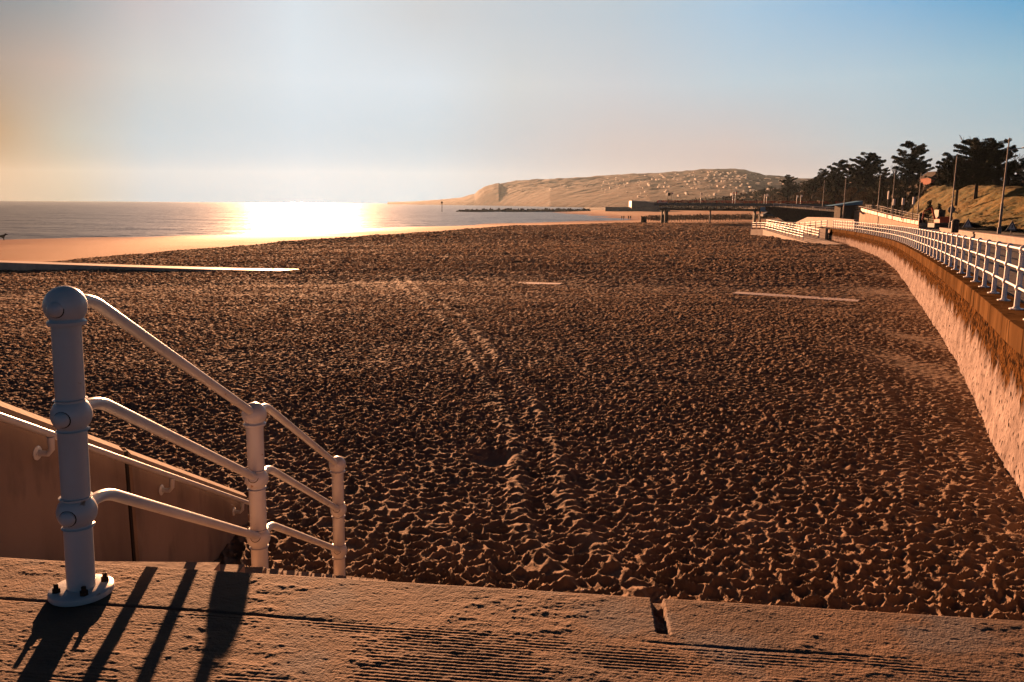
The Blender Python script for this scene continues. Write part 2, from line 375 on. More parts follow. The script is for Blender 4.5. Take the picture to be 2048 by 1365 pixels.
def sand_material():
    m = bpy.data.materials.new('sand'); m.use_nodes = True; n = m.node_tree.nodes; l = m.node_tree.links; b = n['Principled BSDF']
    geo = n.new('ShaderNodeNewGeometry'); sp = n.new('ShaderNodeSeparateXYZ'); l.new(geo.outputs['Position'], sp.inputs[0])
    t = n.new('ShaderNodeTexNoise'); t.inputs['Scale'].default_value = 1.5; t.inputs['Detail'].default_value = 10; l.new(geo.outputs['Position'], t.inputs['Vector'])
    r = n.new('ShaderNodeValToRGB'); r.color_ramp.elements[0].position = .3; r.color_ramp.elements[1].position = .7
    r.color_ramp.elements[0].color = (.145, .098, .068, 1); r.color_ramp.elements[1].color = (.245, .165, .115, 1); l.new(t.outputs[0], r.inputs[0])
    # wetness: low ground near the water
    n2 = n.new('ShaderNodeTexNoise'); n2.inputs['Scale'].default_value = .05; n2.inputs['Detail'].default_value = 4; l.new(geo.outputs['Position'], n2.inputs['Vector'])
    ad = n.new('ShaderNodeMath'); ad.operation = 'MULTIPLY_ADD'; l.new(n2.outputs[0], ad.inputs[0]); ad.inputs[1].default_value = .5; l.new(sp.outputs['Z'], ad.inputs[2])
    mr = n.new('ShaderNodeMapRange'); l.new(ad.outputs[0], mr.inputs[0]); mr.inputs[1].default_value = .35; mr.inputs[2].default_value = 1.35; mr.inputs[3].default_value = 1; mr.inputs[4].default_value = 0
    mx = n.new('ShaderNodeMixRGB'); l.new(mr.outputs[0], mx.inputs[0]); l.new(r.outputs[0], mx.inputs[1]); mx.inputs[2].default_value = (.085, .042, .018, 1)
    l.new(mx.outputs[0], b.inputs['Base Color'])
    mr2 = n.new('ShaderNodeMapRange'); l.new(ad.outputs[0], mr2.inputs[0]); mr2.inputs[1].default_value = .30; mr2.inputs[2].default_value = .85; mr2.inputs[3].default_value = .5; mr2.inputs[4].default_value = .92
    l.new(mr2.outputs[0], b.inputs['Roughness'])
    b.inputs['Specular IOR Level'].default_value = .05
    ad_ = n.new('ShaderNodeAttribute'); ad_.attribute_name = 'dry'
    mxd = n.new('ShaderNodeMixRGB'); l.new(ad_.outputs['Fac'], mxd.inputs[0]); mxd.inputs[1].default_value = (.24, .095, .03, 1); l.new(mx.outputs[0], mxd.inputs[2]); l.new(mxd.outputs[0], b.inputs['Base Color'])
    g = n.new('ShaderNodeTexNoise'); g.inputs['Scale'].default_value = 45; g.inputs['Detail'].default_value = 5; l.new(geo.outputs['Position'], g.inputs['Vector'])
    bp = n.new('ShaderNodeBump'); bp.inputs['Distance'].default_value = .008; l.new(g.outputs[0], bp.inputs['Height'])
    af = n.new('ShaderNodeAttribute'); af.attribute_name = 'farness'
    g2 = n.new('ShaderNodeTexNoise'); g2.inputs['Scale'].default_value = 2.6; g2.inputs['Detail'].default_value = 3; l.new(geo.outputs['Position'], g2.inputs['Vector'])
    hm = n.new('ShaderNodeMath'); hm.operation = 'MULTIPLY'; l.new(g2.outputs[0], hm.inputs[0]); l.new(af.outputs['Fac'], hm.inputs[1])
    bp2 = n.new('ShaderNodeBump'); bp2.inputs['Distance'].default_value = .30; l.new(hm.outputs[0], bp2.inputs['Height']); l.new(bp.outputs[0], bp2.inputs['Normal']); l.new(bp2.outputs[0], b.inputs['Normal'])
    return m
tag(build_beach(), kind='structure')

# ------------------------------------------------------------------ sea
def sea():
    m = bpy.data.materials.new('sea_water'); m.use_nodes = True; n = m.node_tree.nodes; l = m.node_tree.links; b = n['Principled BSDF']
    b.inputs['Base Color'].default_value = (.035, .04, .045, 1); b.inputs['Roughness'].default_value = .30; b.inputs['IOR'].default_value = 1.33
    geo = n.new('ShaderNodeNewGeometry')
    hs = None
    for sc, dist, st in ((.9, .16, (1, 1.8, 1)), (.16, .7, (.7, 1.8, 1)), (.03, 2.2, (.6, 1.6, 1))):
        mp = n.new('ShaderNodeMapping'); l.new(geo.outputs['Position'], mp.inputs[0]); mp.inputs['Scale'].default_value = st; mp.inputs['Rotation'].default_value = (0, 0, R(20))
        t = n.new('ShaderNodeTexNoise'); t.inputs['Scale'].default_value = sc; t.inputs['Detail'].default_value = 4; l.new(mp.outputs[0], t.inputs['Vector'])
        bp = n.new('ShaderNodeBump'); bp.inputs['Strength'].default_value = .9; bp.inputs['Distance'].default_value = dist; l.new(t.outputs[0], bp.inputs['Height'])
        if hs: l.new(hs, bp.inputs['Normal'])
        hs = bp.outputs[0]
    l.new(hs, b.inputs['Normal'])
    rr = [60.]
    while rr[-1] < 5400: rr.append(rr[-1] * 1.004 if rr[-1] < 900 else rr[-1] * 1.05)
    rr = np.array(rr); aa = np.radians(np.linspace(-62, 40, 420)); Rr, Aa = np.meshgrid(rr, aa, indexing='ij')
    X = Rr * np.sin(Aa); Y = Rr * np.cos(Aa)
    u = (X * .55 + Y * .83); k = 1 - sstep(500, 1500, Rr)
    d0 = .34 * (fbm(X * .018, u * .055, 3, 160) - .5) * 2 + .10 * (fbm(X * .08, u * .55, 4, 120) - .5) * 2 + .05 * (fbm(X * .3, u * 1.4, 2, 130) - .5) * 2
    # low breaking ripples that follow the shore
    b0 = sand_base(X, Y); sh = sstep(-.5, -.12, b0) * sstep(.02, -.08, b0)
    d0 = d0 + sh * .06 * np.maximum(0, np.sin(b0 * 38 + 3 * fbm(X * .03, Y * .03, 2, 140))) * sstep(.4, .6, fbm(X * .05, Y * .05, 3, 150))
    return grid_mesh('sea', X, Y, d0 * k, m)
tag(sea(), kind='structure')

# ------------------------------------------------------------------ near promenade deck
EA = atz(0, 1113, 5.0); EB = atz(2048, 1240, 5.0)          # the deck's outer edge
ev = (EB - EA); ev.z = 0; ev.normalize(); en = Vector((ev.y, -ev.x, 0))    # en points back towards the camera
def deck_pt(s, t, z=5.0): p = EA + ev * s + en * t; p.z = z; return p
def deck_mat():
    m = mat('sandy_concrete', (.115, .074, .052), .9, (.165, .10, .062), 3.0, bump=.0035, bscale=130, coords='Object', contrast=(.38, .6), col3=(.12, .10, .095), sc3=2.2, th3=(.56, .64), spec=.25)
    return m
M['deck'] = deck_mat()
def deck():
    L = 13.0; S0 = -5.0
    s = np.concatenate([np.linspace(S0, -.35, 60), np.linspace(-.34, 4.45, 1150), np.linspace(4.47, 7.75, 60)]); t = np.concatenate([np.linspace(0, 1.05, 330), np.linspace(1.07, 6, 40)])
    S, T = np.meshgrid(s, t, indexing='ij')
    warp = .012 * (fbm(S * 1.3, T * 1.3, 3, 5) - .5)
    gro = np.abs(np.sin((T + warp) * PI / .017)) ** .8           # broom grooves parallel to the edge
    sandy = sstep(.36, .56, fbm(S * 2.1, T * 5.0, 4, 8))
    zone = sstep(.29, .335, T + .02 * (fbm(S * 3, T * 3, 2, 3) - .5))
    h = -.0027 * (1 - gro) * zone * (1 - .85 * sandy) * (.35 + 1.3 * fbm(S * 4, T * 9, 3, 91))
    ridges = 1 - np.abs(2 * fbm(S * 9 + 3, T * 16, 4, 31) - 1)
    clump = sstep(.47, .62, fbm(S * 3.5, T * 6, 4, 17))
    h += .0024 * clump * ridges ** 3 + .0016 * clump * (fbm(S * 40, T * 50, 3, 33) - .4)
    h += .0022 * (fbm(S * 90, T * 90, 2, 44) - .5) + .0017 * (fbm(S * 14, T * 30, 3, 45) - .5)
    h *= sstep(-.01, .05, T)
    groove = np.exp(-((T - .31 - .004 * np.sin(S * 5)) / .006) ** 2); h -= .007 * groove * sstep(.35, .55, fbm(S * 1.5, T * 0 + 2, 3, 71))
    # drain notch cut across the coping
    sn = 2.58
    cut = sstep(.024, .017, np.abs(S - sn - T * .03)) * sstep(.255, .235, T); h -= .035 * cut * (.6 + .5 * (1 - sstep(.35, .6, fbm(S * 20, T * 12, 3, 77))))
    h = np.where(T < .012, h - .006 * (1 - T / .012) ** 2, h)
    X = EA.x + ev.x * S + en.x * T; Y = EA.y + ev.y * S + en.y * T
    return grid_mesh('promenade_deck', X, Y, 5.0 + h, M['deck'])
tag(deck(), kind='structure')
w_ = MB(); a = deck_pt(-5, .006, 4.985); b = deck_pt(8, .006, 4.985)
p = [deck_pt(-5, .004), deck_pt(2.53, .004), deck_pt(2.53, 1), deck_pt(-5, 1)]
w_.prism([(q.x, q.y) for q in p], 1.8, 4.94)
p = [deck_pt(2.53, .012), deck_pt(7.7, .012), deck_pt(7.7, 1), deck_pt(2.53, 1)]
w_.prism([(q.x, q.y) for q in p], 1.8, 4.945)
tag(w_.build('retaining_wall', M['concrete']), 'concrete retaining wall below the sandy deck edge in the foreground', 'wall')
lip = MB(); lip.prism([(q.x, q.y) for q in (deck_pt(-5, .0), deck_pt(8, .0), deck_pt(8, .01), deck_pt(-5, .01))], 4.90, 4.994)

# ------------------------------------------------------------------ steps, side wall, handrail
RX = -1.546; SLOPE = .515
steps = MB(); nst = 16; rise = 2.5 / nst; y0 = 2.98; run = rise / SLOPE
for i in range(nst):
    y = y0 + i * run; z = 5 - (i + 1) * rise
    steps.box((-2.24, y + run / 2 + .004 * (i % 2), (z + 1.8) / 2), (1.94 - .002 * (i % 2), run + .0, z - 1.8))
tag(steps.build('stairs', M['concrete']), 'concrete stairs going down from the deck to the beach beside the side wall', 'stairs')
def wall_z(y): return 5.167 - .516 * (y - 4.898)
wl = empty('stair_wall', (-3.22, 5.3, 2.4))
tag(wl, 'stained sloping concrete wall beside the beach stairs at lower left', 'wall')
def wall_piece(ya, yb, name='wall'):
    m_ = MB(); x0, x1 = 0, -.30
    za, zb = wall_z(ya) - 2.4, wall_z(yb) - 2.4; ya -= 5.3; yb -= 5.3
    m_.add([(x0, ya, -1), (x0, yb, -1), (x0, yb, zb), (x0, ya, za), (x1, ya, -1), (x1, yb, -1), (x1, yb, zb), (x1, ya, za)],
           [(0, 1, 2, 3), (4, 7, 6, 5), (3, 2, 6, 7), (0, 3, 7, 4), (1, 5, 6, 2), (0, 4, 5, 1)])
    o = m_.build(name, M['concrete'], wl)
    bv = o.modifiers.new('b', 'BEVEL'); bv.width = .045; bv.segments = 1
    return o
wall_piece(2.6, 6.44, 'wall_slab'); wall_piece(6.47, 9.35, 'wall_slab')
jm = MB(); jm.box((-.15, 6.455 - 5.3, (wall_z(6.455) - 2.4 - 1) / 2 - .02), (.285, .04, wall_z(6.455) - 2.4 + 1 - .03)); jm.build('expansion_joint', M['joint'], wl)
hr = MB()
def hz(y): return wall_z(y) - .165
pth = [(.115, y - 5.3, hz(y) - 2.4) for y in np.linspace(2.6, 9.1, 12)]
hr.tube(pth, .024, 14)
hro = hr.build('handrail', M['paint'], wl, True)
for y in (3.4, 5.2, 7.0, 8.8):
    bm_ = MB(); z = hz(y) - 2.4; y_ = y - 5.3
    bm_.lathe([(.048, 0), (.050, .006), (.040, .014), (.02, .016)], (.0, y_ + .02, z - .14), 20, Matrix.Rotation(PI / 2, 3, 'Y'))
    bm_.tube([(.01, y_ + .02, z - .14), (.075, y_ + .02, z - .145), (.108, y_ + .01, z - .11), (.115, y_, z - .02)], [.022, .02, .02, .024], 12)
    for dy, dz in ((.03, 0), (-.03, .0)): bm_.lathe([(.007, 0), (.007, .006)], (.014, y_ + .02 + dy, z - .14 + dz), 8, Matrix.Rotation(PI / 2, 3, 'Y'))
    bm_.build('bracket', M['paint'], hro, True)

def ball_prof(r, zc, post_r):
    pr = [(post_r + .001, zc - r * .98), (post_r + .013, zc - r * .95), (post_r + .015, zc - r * .78)]
    for a_ in np.linspace(-40, 88, 14): pr.append((r * math.cos(R(a_)), zc + r * math.sin(R(a_))))
    return pr
def collar_prof(r, zc, post_r):
    pr = [(post_r + .001, zc - r * .86), (post_r + .008, zc - r * .84)]
    for a_ in np.linspace(-50, 50, 12): pr.append((r * math.cos(R(a_)), zc + r * math.sin(R(a_))))
    pr += [(post_r + .008, zc + r * .84), (post_r + .001, zc + r * .86)]
    return pr
PR = .047; BR = .068; HB = (1.047, .668, .314)
sr = empty('stair_railing', (RX, 2.69, 5.0)); tag(sr, 'white ball-jointed tubular railing with three posts descending the beach stairs', 'railing')
posts = [(0, 0, 0), (.088, 1.67, -.825), (.142, 3.46, -1.72)]
for pi_, (px_, py_, pz_) in enumerate(posts):
    lean = .030 if pi_ == 0 else .012
    m_ = MB(); m_.tube([(px_, py_, pz_ - (.01 if pi_ == 0 else .25)), (px_ + lean, py_, pz_ + 1.03)], PR, 32)
    po = m_.build('post', M['paint'], sr, True)
    for hi, h in enumerate(HB):
        m_ = MB(); m_.lathe((ball_prof if hi == 0 else collar_prof)(BR if hi == 0 else .066, 0, PR), (px_ + lean * h, py_, pz_ + h), 36)
        m_.build('ball_joint', M['paint'], po, True)
        # plug or socket ring on the side facing the viewer
        Mx = Matrix.Rotation(PI / 2, 3, 'X')
        m_ = MB()
        if pi_ == 0: m_.lathe([(.027, .050), (.027, .065), (.024, .073), (.016, .079), (.007, .082)], (px_ + lean * h, py_, pz_ + h - .005), 20, Mx)
        else: m_.lathe([(.026, .045), (.026, .062), (.023, .065)], (px_ + lean * h, py_, pz_ + h - .005), 20, Matrix.Rotation(R(62), 3, 'X'))
        m_.build('plug', M['paint'], po, True)
        m_ = MB(); m_.lathe([(.0295, .0), (.0295, .0605), (.028, .062)], (px_ + lean * h, py_, pz_ + h - .005), 20, Mx if pi_ == 0 else Matrix.Rotation(R(62), 3, 'X'))
        m_.build('seal_ring', M['joint'], po, True)
    if pi_ == 0:
        m_ = MB(); m_.lathe([(.105, .004), (.108, .010), (.106, .024), (.100, .028), (.055, .029)], (px_, py_, 0), 48); m_.build('base_plate', M['paint'], po, True)
        for k in range(4):
            q = R(35 + 90 * k); bx_, by_ = px_ + .078 * math.cos(q), py_ + .078 * math.sin(q)
            m_ = MB(); m_.lathe([(.015, .029), (.015, .043), (.009, .044), (.009, .058), (.006, .06)], (bx_, by_, 0), 6); m_.build('bolt', M['rustbolt'], po)
    else:
        m_ = MB(); m_.lathe([(.119, -.005), (.122, .004), (.120, .018), (.060, .024)], (px_, py_, pz_), 40); m_.build('base_plate', M['paint'], po, True)
for i in range(2):
    A_, B_ = posts[i], posts[i + 1]
    for h in HB:
        s0 = Vector((A_[0] + .015, A_[1] + .04, A_[2] + h)); e0 = Vector((B_[0] + .008, B_[1] - .045, B_[2] + h + .028))
        bend = Vector((A_[0] + .022, A_[1] + .16, A_[2] + h + .012))
        pts = [s0]
        d2 = (e0 - bend).normalized(); p0 = s0 + (bend - s0) * .35; p2 = bend + d2 * .09
        for t in np.linspace(0, 1, 8): pts.append(p0 * (1 - t) ** 2 + bend * 2 * t * (1 - t) + p2 * t * t)
        pts += [bend.lerp(e0, .4), bend.lerp(e0, .7), e0]
        m_ = MB(); m_.tube(pts, .0225, 20); m_.build('rail', M['paint'], sr, True)

# ------------------------------------------------------------------ sea wall on the right
def zprom(d): return float(np.interp(d, [0, 3, 12, 20, 69, 110, 160], [5, 4.97, 4.62, 4.47, 3.72, 3.33, 3.2]))
def on_prom(px, py, dz=0):
    z = 4
    for _ in range(12): p = atz(px, py, z + dz); z = zprom(p.y)
    p.z = z; return p
cpx = [(1657, 457), (1704, 463.5), (1757, 474), (1793, 484.5), (1835, 506), (1890, 541), (1940, 576), (1985, 613), (2047, 661)]
cop = [on_prom(*q) for q in cpx][::-1]
lastd = cop[0]
near = [Vector((5.62, 2.0, 4.98)), Vector((5.68, 4.4, 4.9)), Vector((5.98, 7.6, 4.78))]
cop = spline(near + cop, 8)
COP = resample(cop, .9)
# wall material: pale roughcast with dark stains below the coping and rust streaks
def wall_mat():
    m = bpy.data.materials.new('sea_wall_stone'); m.use_nodes = True; n = m.node_tree.nodes; l = m.node_tree.links; b = n['Principled BSDF']
    geo = n.new('ShaderNodeNewGeometry'); at_ = n.new('ShaderNodeAttribute'); at_.attribute_name = 'below'; at_.attribute_type = 'GEOMETRY'
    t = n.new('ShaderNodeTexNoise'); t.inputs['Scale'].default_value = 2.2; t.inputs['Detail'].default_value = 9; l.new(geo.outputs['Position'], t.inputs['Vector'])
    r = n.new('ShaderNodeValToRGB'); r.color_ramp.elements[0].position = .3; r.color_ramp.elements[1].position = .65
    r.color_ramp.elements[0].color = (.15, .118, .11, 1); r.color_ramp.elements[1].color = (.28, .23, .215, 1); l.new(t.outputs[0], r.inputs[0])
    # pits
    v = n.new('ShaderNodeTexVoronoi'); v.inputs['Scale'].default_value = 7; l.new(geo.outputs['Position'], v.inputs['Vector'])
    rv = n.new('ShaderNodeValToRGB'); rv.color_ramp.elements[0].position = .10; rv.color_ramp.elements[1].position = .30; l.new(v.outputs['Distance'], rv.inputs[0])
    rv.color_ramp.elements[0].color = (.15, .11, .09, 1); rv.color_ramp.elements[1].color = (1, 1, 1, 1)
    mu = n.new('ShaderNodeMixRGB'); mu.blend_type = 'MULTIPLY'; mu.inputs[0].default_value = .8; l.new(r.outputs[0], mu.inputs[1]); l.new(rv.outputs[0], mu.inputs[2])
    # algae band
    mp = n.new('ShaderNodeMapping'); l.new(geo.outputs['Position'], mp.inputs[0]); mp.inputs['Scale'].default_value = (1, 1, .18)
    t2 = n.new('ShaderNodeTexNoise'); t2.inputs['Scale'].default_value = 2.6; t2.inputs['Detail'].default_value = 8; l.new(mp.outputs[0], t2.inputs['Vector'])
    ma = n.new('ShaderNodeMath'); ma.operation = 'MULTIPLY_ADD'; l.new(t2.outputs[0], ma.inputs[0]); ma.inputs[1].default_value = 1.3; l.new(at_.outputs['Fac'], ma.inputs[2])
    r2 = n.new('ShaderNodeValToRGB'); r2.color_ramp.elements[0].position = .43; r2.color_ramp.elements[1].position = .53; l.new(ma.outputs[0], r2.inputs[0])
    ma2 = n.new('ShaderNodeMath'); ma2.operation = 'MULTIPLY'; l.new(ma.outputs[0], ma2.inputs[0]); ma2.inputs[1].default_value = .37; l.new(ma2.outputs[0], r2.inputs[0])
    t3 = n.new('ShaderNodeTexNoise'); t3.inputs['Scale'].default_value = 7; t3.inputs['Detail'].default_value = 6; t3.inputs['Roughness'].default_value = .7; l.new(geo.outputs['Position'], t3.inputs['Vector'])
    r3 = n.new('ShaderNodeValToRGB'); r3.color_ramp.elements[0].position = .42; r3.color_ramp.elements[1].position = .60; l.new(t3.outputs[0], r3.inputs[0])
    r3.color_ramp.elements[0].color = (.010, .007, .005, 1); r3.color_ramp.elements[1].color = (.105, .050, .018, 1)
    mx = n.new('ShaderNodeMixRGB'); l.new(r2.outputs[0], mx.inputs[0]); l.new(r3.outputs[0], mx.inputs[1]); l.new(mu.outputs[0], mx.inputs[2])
    l.new(mx.outputs[0], b.inputs['Base Color']); b.inputs['Roughness'].default_value = 1; b.inputs['Specular IOR Level'].default_value = 0
    bt = n.new('ShaderNodeTexNoise'); bt.inputs['Scale'].default_value = 9; bt.inputs['Detail'].default_value = 6; l.new(geo.outputs['Position'], bt.inputs['Vector'])
    bp = n.new('ShaderNodeBump'); bp.inputs['Distance'].default_value = .05; l.new(bt.outputs[0], bp.inputs['Height'])
    bp2 = n.new('ShaderNodeBump'); bp2.inputs['Distance'].default_value = .05; l.new(rv.outputs[0], bp2.inputs['Height']); l.new(bp.outputs[0], bp2.inputs['Normal'])
    l.new(bp2.outputs[0], b.inputs['Normal'])
    return m
sw = empty('sea_wall', (8, 12, 2.4)); tag(sw, 'long curving pale stone sea wall with stained coping along the promenade', 'sea wall')
def off(path, i, r):
    t = path[min(i + 1, len(path) - 1)] - path[max(i - 1, 0)]; t.z = 0; t.normalize(); return path[i] + Vector((t.y, -t.x, 0)) * r
O = Vector((8, 12, 2.4))
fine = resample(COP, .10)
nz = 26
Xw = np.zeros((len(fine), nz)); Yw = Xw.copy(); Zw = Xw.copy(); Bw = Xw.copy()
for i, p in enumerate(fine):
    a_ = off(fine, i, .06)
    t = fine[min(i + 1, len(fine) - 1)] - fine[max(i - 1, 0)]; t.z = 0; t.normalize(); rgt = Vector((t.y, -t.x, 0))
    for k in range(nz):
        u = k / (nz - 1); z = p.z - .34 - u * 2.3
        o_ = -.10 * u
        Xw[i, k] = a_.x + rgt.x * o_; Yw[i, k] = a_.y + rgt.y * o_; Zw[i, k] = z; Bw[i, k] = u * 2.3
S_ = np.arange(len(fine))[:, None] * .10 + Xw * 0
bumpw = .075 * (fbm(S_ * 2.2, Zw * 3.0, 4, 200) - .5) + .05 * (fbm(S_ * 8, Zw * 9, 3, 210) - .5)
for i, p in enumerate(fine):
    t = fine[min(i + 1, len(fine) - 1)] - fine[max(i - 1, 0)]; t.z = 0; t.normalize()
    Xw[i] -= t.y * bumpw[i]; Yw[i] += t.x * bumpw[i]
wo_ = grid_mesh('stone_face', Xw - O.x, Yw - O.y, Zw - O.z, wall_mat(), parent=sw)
at_b = wo_.data.attributes.new('below', 'FLOAT', 'POINT'); at_b.data.foreach_set('value', Bw.ravel().astype(np.float32))
# coping in cast lengths with thin joints
k0 = 0; cp_fine = resample(COP, .3)
seg = 10
def cmat():
    m = M['coping']; return m
i = 0
cm_ = MB(); jm_ = MB()
while i < len(cp_fine) - 1:
    sub = [p - O for p in cp_fine[i:i + seg + 1]]
    if len(sub) < 2: break
    sub = [q.copy() for q in sub]
    sub[-1] = sub[-1].lerp(sub[-2], .09)
    cm_.sweep(sub, [(0, -.36), (0, -.012), (.012, 0), (.62, 0), (.62, -.36)])
    i += seg
co_ = cm_.build('coping', M['coping'], sw); co_.data.name = 'coping'
# promenade surface and road behind the wall
PAR_OFF = 9.0
prom = MB()
path = [p.copy() for p in COP]
def strip(name, m, o0, o1, dz, path=COP, n=14):
    nr = len(path); X = np.zeros((nr, n)); Y = X.copy(); Z = X.copy()
    for i, p in enumerate(path):
        for k in range(n):
            q = off(path, i, o0 + (o1 - o0) * k / (n - 1)); X[i, k], Y[i, k], Z[i, k] = q.x, q.y, q.z + dz
    return grid_mesh(name, X, Y, Z, m, False)
EXT = COP + [COP[-1] + (COP[-1] - COP[-6]).normalized() * s_ for s_ in (5, 12, 20, 35, 60, 100, 160)]
tag(strip('promenade', M['paving'], .615, 9.2, -.03, EXT), kind='structure')
tag(strip('road', M['asphalt'], 9.2, 26, -.04, EXT), kind='structure')

# ------------------------------------------------------------------ promenade railing
pr_ = empty('promenade_railing', (0, 0, 0)); 
rl_path = [off(COP, i, .34) for i in range(len(COP))]
pr_.location = rl_path[4]; O2 = rl_path[4].copy()
tag(pr_, 'long white three-rail promenade railing with ball-topped posts on the curved sea wall', 'railing')
pp = resample(rl_path, 1.85, 2.0)
def post_parts():
    m_ = MB(); m_.tube([(0, 0, 0), (0, 0, 1.06)], .047, 16); a = m_.build('post', M['far_paint'], None, True)
    for hi, h in enumerate((1.09, .74, .39)):
        m_ = MB(); m_.lathe((ball_prof if hi == 0 else collar_prof)(.068, 0, .047), (0, 0, h), 18); m_.build('ball_joint', M['far_paint'], a, True)
    m_ = MB(); m_.lathe([(.12, 0), (.12, .018), (.07, .022), (.048, .05)], (0, 0, 0), 20); m_.build('base_plate', M['far_paint'], a, True)
    return a
def post_simple():
    m_ = MB(); m_.tube([(0, 0, 0), (0, 0, 1.06)], .047, 10)
    for hi, h in enumerate((1.09, .74, .39)): m_.lathe((ball_prof if hi == 0 else collar_prof)(.068, 0, .047), (0, 0, h), 10)
    m_.lathe([(.12, 0), (.12, .018), (.048, .03)], (0, 0, 0), 10)
    return m_.build('post', M['far_paint'], None, True)
pa = post_parts(); pb = post_simple()
for i, p in enumerate(pp):
    if i < 16: o = pa if i == 0 else copy_tree(pa)
    else: o = pb if i == 16 else copy_tree(pb)
    o.parent = pr_; o.location = p - O2
for h in (1.09, .74, .39):
    m_ = MB(); m_.tube([p - O2 + Vector((0, 0, h)) for p in pp], .0225, 10); m_.build('rail', M['far_paint'], pr_, True)
PEND = pp[-1]

# ------------------------------------------------------------------ beach ramp beyond the railing
def rail_run(name, pts, label, step=1.85, hs=(1.09, .74, .39), matn='far_paint'):
    root = empty(name, pts[0]); tag(root, label, 'railing')
    ps = resample([Vector(p) for p in pts], step)
    m0 = None
    for p in ps:
        if m0 is None:
            m_ = MB(); m_.tube([(0, 0, 0), (0, 0, hs[0])], .047, 8)
            for h in hs: m_.lathe([(.047, h - .06), (.066, h - .02), (.066, h + .02), (.047, h + .06)], (0, 0, 0), 8)
            m0 = m_.build('post', M[matn], root, True); o = m0
        else: o = m0.copy(); COL.objects.link(o); o.parent = root
        o.location = p - ps[0]
    for h in hs:
        m_ = MB(); m_.tube([p - ps[0] + Vector((0, 0, h)) for p in ps], .0225, 8); m_.build('rail', M[matn], root)
    return root
r0 = at(1505, 459, 133); r1 = at(1530, 459.5, 128); r2 = at(1624, 487, 101)
def gz(p, dz=0): return Vector((p.x, p.y, p.z + dz))
rw = MB()
outer = [r0, r1, r2]
rw.sweep(outer, [(0, -2.4), (0, 0), (.3, 0), (.3, -2.4)])
tag(rw.build('ramp_wall', M['pale_con']), 'low pale ramp wall tapering down into the sand below the white railing', 'ramp wall')
rail_run('ramp_railing', [gz(off(outer, 0, .15)), gz(off(outer, 1, .15)), at(1612, 481.5, 104)], 'white railing going down on the outer ramp wall, farthest left of the railings')
i0 = at(1560, 457, 128); i1 = at(1620, 472, 110); i2 = at(1690, 490, 93)
rail_run('ramp_railing', [at(1532, 453.5, 134), at(1585, 464, 118), at(1640, 477.5, 104)], 'second white railing sloping down behind the outer ramp wall')
rs = MB(); rs.add([r0 + Vector((.3, 0, -.05)), r1 + Vector((.3, 0, -.05)), r2 + Vector((.3, 0, -.2)), at(1686, 489, 94), at(1600, 467, 116), at(1555, 456, 134)], [(0, 1, 4, 5), (1, 2, 3, 4)])
tag(rs.build('beach_ramp', M['pale_con']), kind='structure')
# pale splayed wall behind the end of the promenade railing
pw = MB()
tops = [at(1708, 440, 108), at(1655, 435.5, 127), at(1615, 434.5, 146), at(1592, 445, 160)]
fr = [at(1708, 468, 108), at(1655, 466, 127), at(1615, 464, 146), at(1592, 464, 160)]
n_ = 4; bk = [Vector((p.x + .5, p.y + .1, p.z)) for p in tops]; bkb = [Vector((p.x + .5, p.y + .1, p.z)) for p in fr]
pw.add(fr + tops + bk + bkb, [(i, i + 1, 5 + i, 4 + i) for i in range(3)] + [(4 + i, 5 + i, 9 + i, 8 + i) for i in range(3)] + [(12 + i, 8 + i, 9 + i, 13 + i) for i in range(3)] + [(0, 4, 8, 12), (3, 15, 11, 7)])
tag(pw.build('parapet_wall', M['pale_con']), 'pale sunlit parapet wall behind the far end of the promenade railing', 'wall')
lw = MB(); lw.add([at(1550, 458, 131), at(1600, 463, 121), at(1655, 456, 111), at(1660, 463, 109), at(1600, 482, 119), at(1545, 475, 131)], [(0, 1, 4, 5), (1, 2, 3, 4)])
q = [at(1548, 458, 129), at(1600, 461, 121), at(1657, 457, 111.5)]
lw = MB(); lw.sweep(q, [(0, -2.6), (0, 0), (.4, 0), (.4, -2.6)])
tag(lw.build('ramp_wall', M['pale_con']), 'pale inner ramp wall with the white railing standing on it', 'ramp wall')
rail_run('landing_railing', [q[0] + Vector((.2, 0, 0)), q[1] + Vector((.2, 0, 0)), q[2] + Vector((.2, 0, 0)), PEND], 'white railing on the inner ramp wall in front of the pale parapet wall')

# ------------------------------------------------------------------ groyne across the beach
G = [Vector((19.5, 30.0, 0)), Vector((13.0, 33.9, 0)), Vector((2.5, 40.4, 0)), Vector((-15.6, 51.9, 0)), Vector((-43.5, 68, 0)), Vector((-62, 79, 0))]
g1 = ground_pt(1690, 602); g2 = ground_pt(1450, 588); g3 = ground_pt(1122, 571); g4 = ground_pt(1020, 568)
def groyne(pts, name, label, cat='groyne', wd=.35):
    gm = MB(); path = [Vector(p) for p in pts]
    gm.sweep(path, [(-wd / 2, -2.0), (-wd / 2, -.02), (-wd / 2 + .02, 0), (wd / 2 - .02, 0), (wd / 2, -.02), (wd / 2, -2.0)])
    return tag(gm.build(name, M['groyne']), label, cat)
GLO = Vector((.45, .72, 0))
gl = [ground_pt(560, 547), at(440, 541.5, 55.5), at(250, 535.5, 60), at(0, 526.5, 66.5), at(-220, 519, 73)]
print('groyne', [tuple(round(c, 2) for c in p) for p in gl], [round(sz(p.x, p.y), 2) for p in gl], g1, g3)
groyne(resample([gl[0] + Vector((0, 0, .16)) + GLO] + [p + GLO + Vector((0, 0, .06)) for p in gl[1:]], 1.0), 'groyne', 'long low concrete groyne wall with a dark shaded side at left of the beach', wd=1.7)
groyne(resample([g1 + Vector((.5, -.3, .05)), g2 + Vector((0, 0, .10))], .8), 'buried_groyne', 'strip of pale buried concrete groyne showing in the sand near the sea wall', wd=1.0)
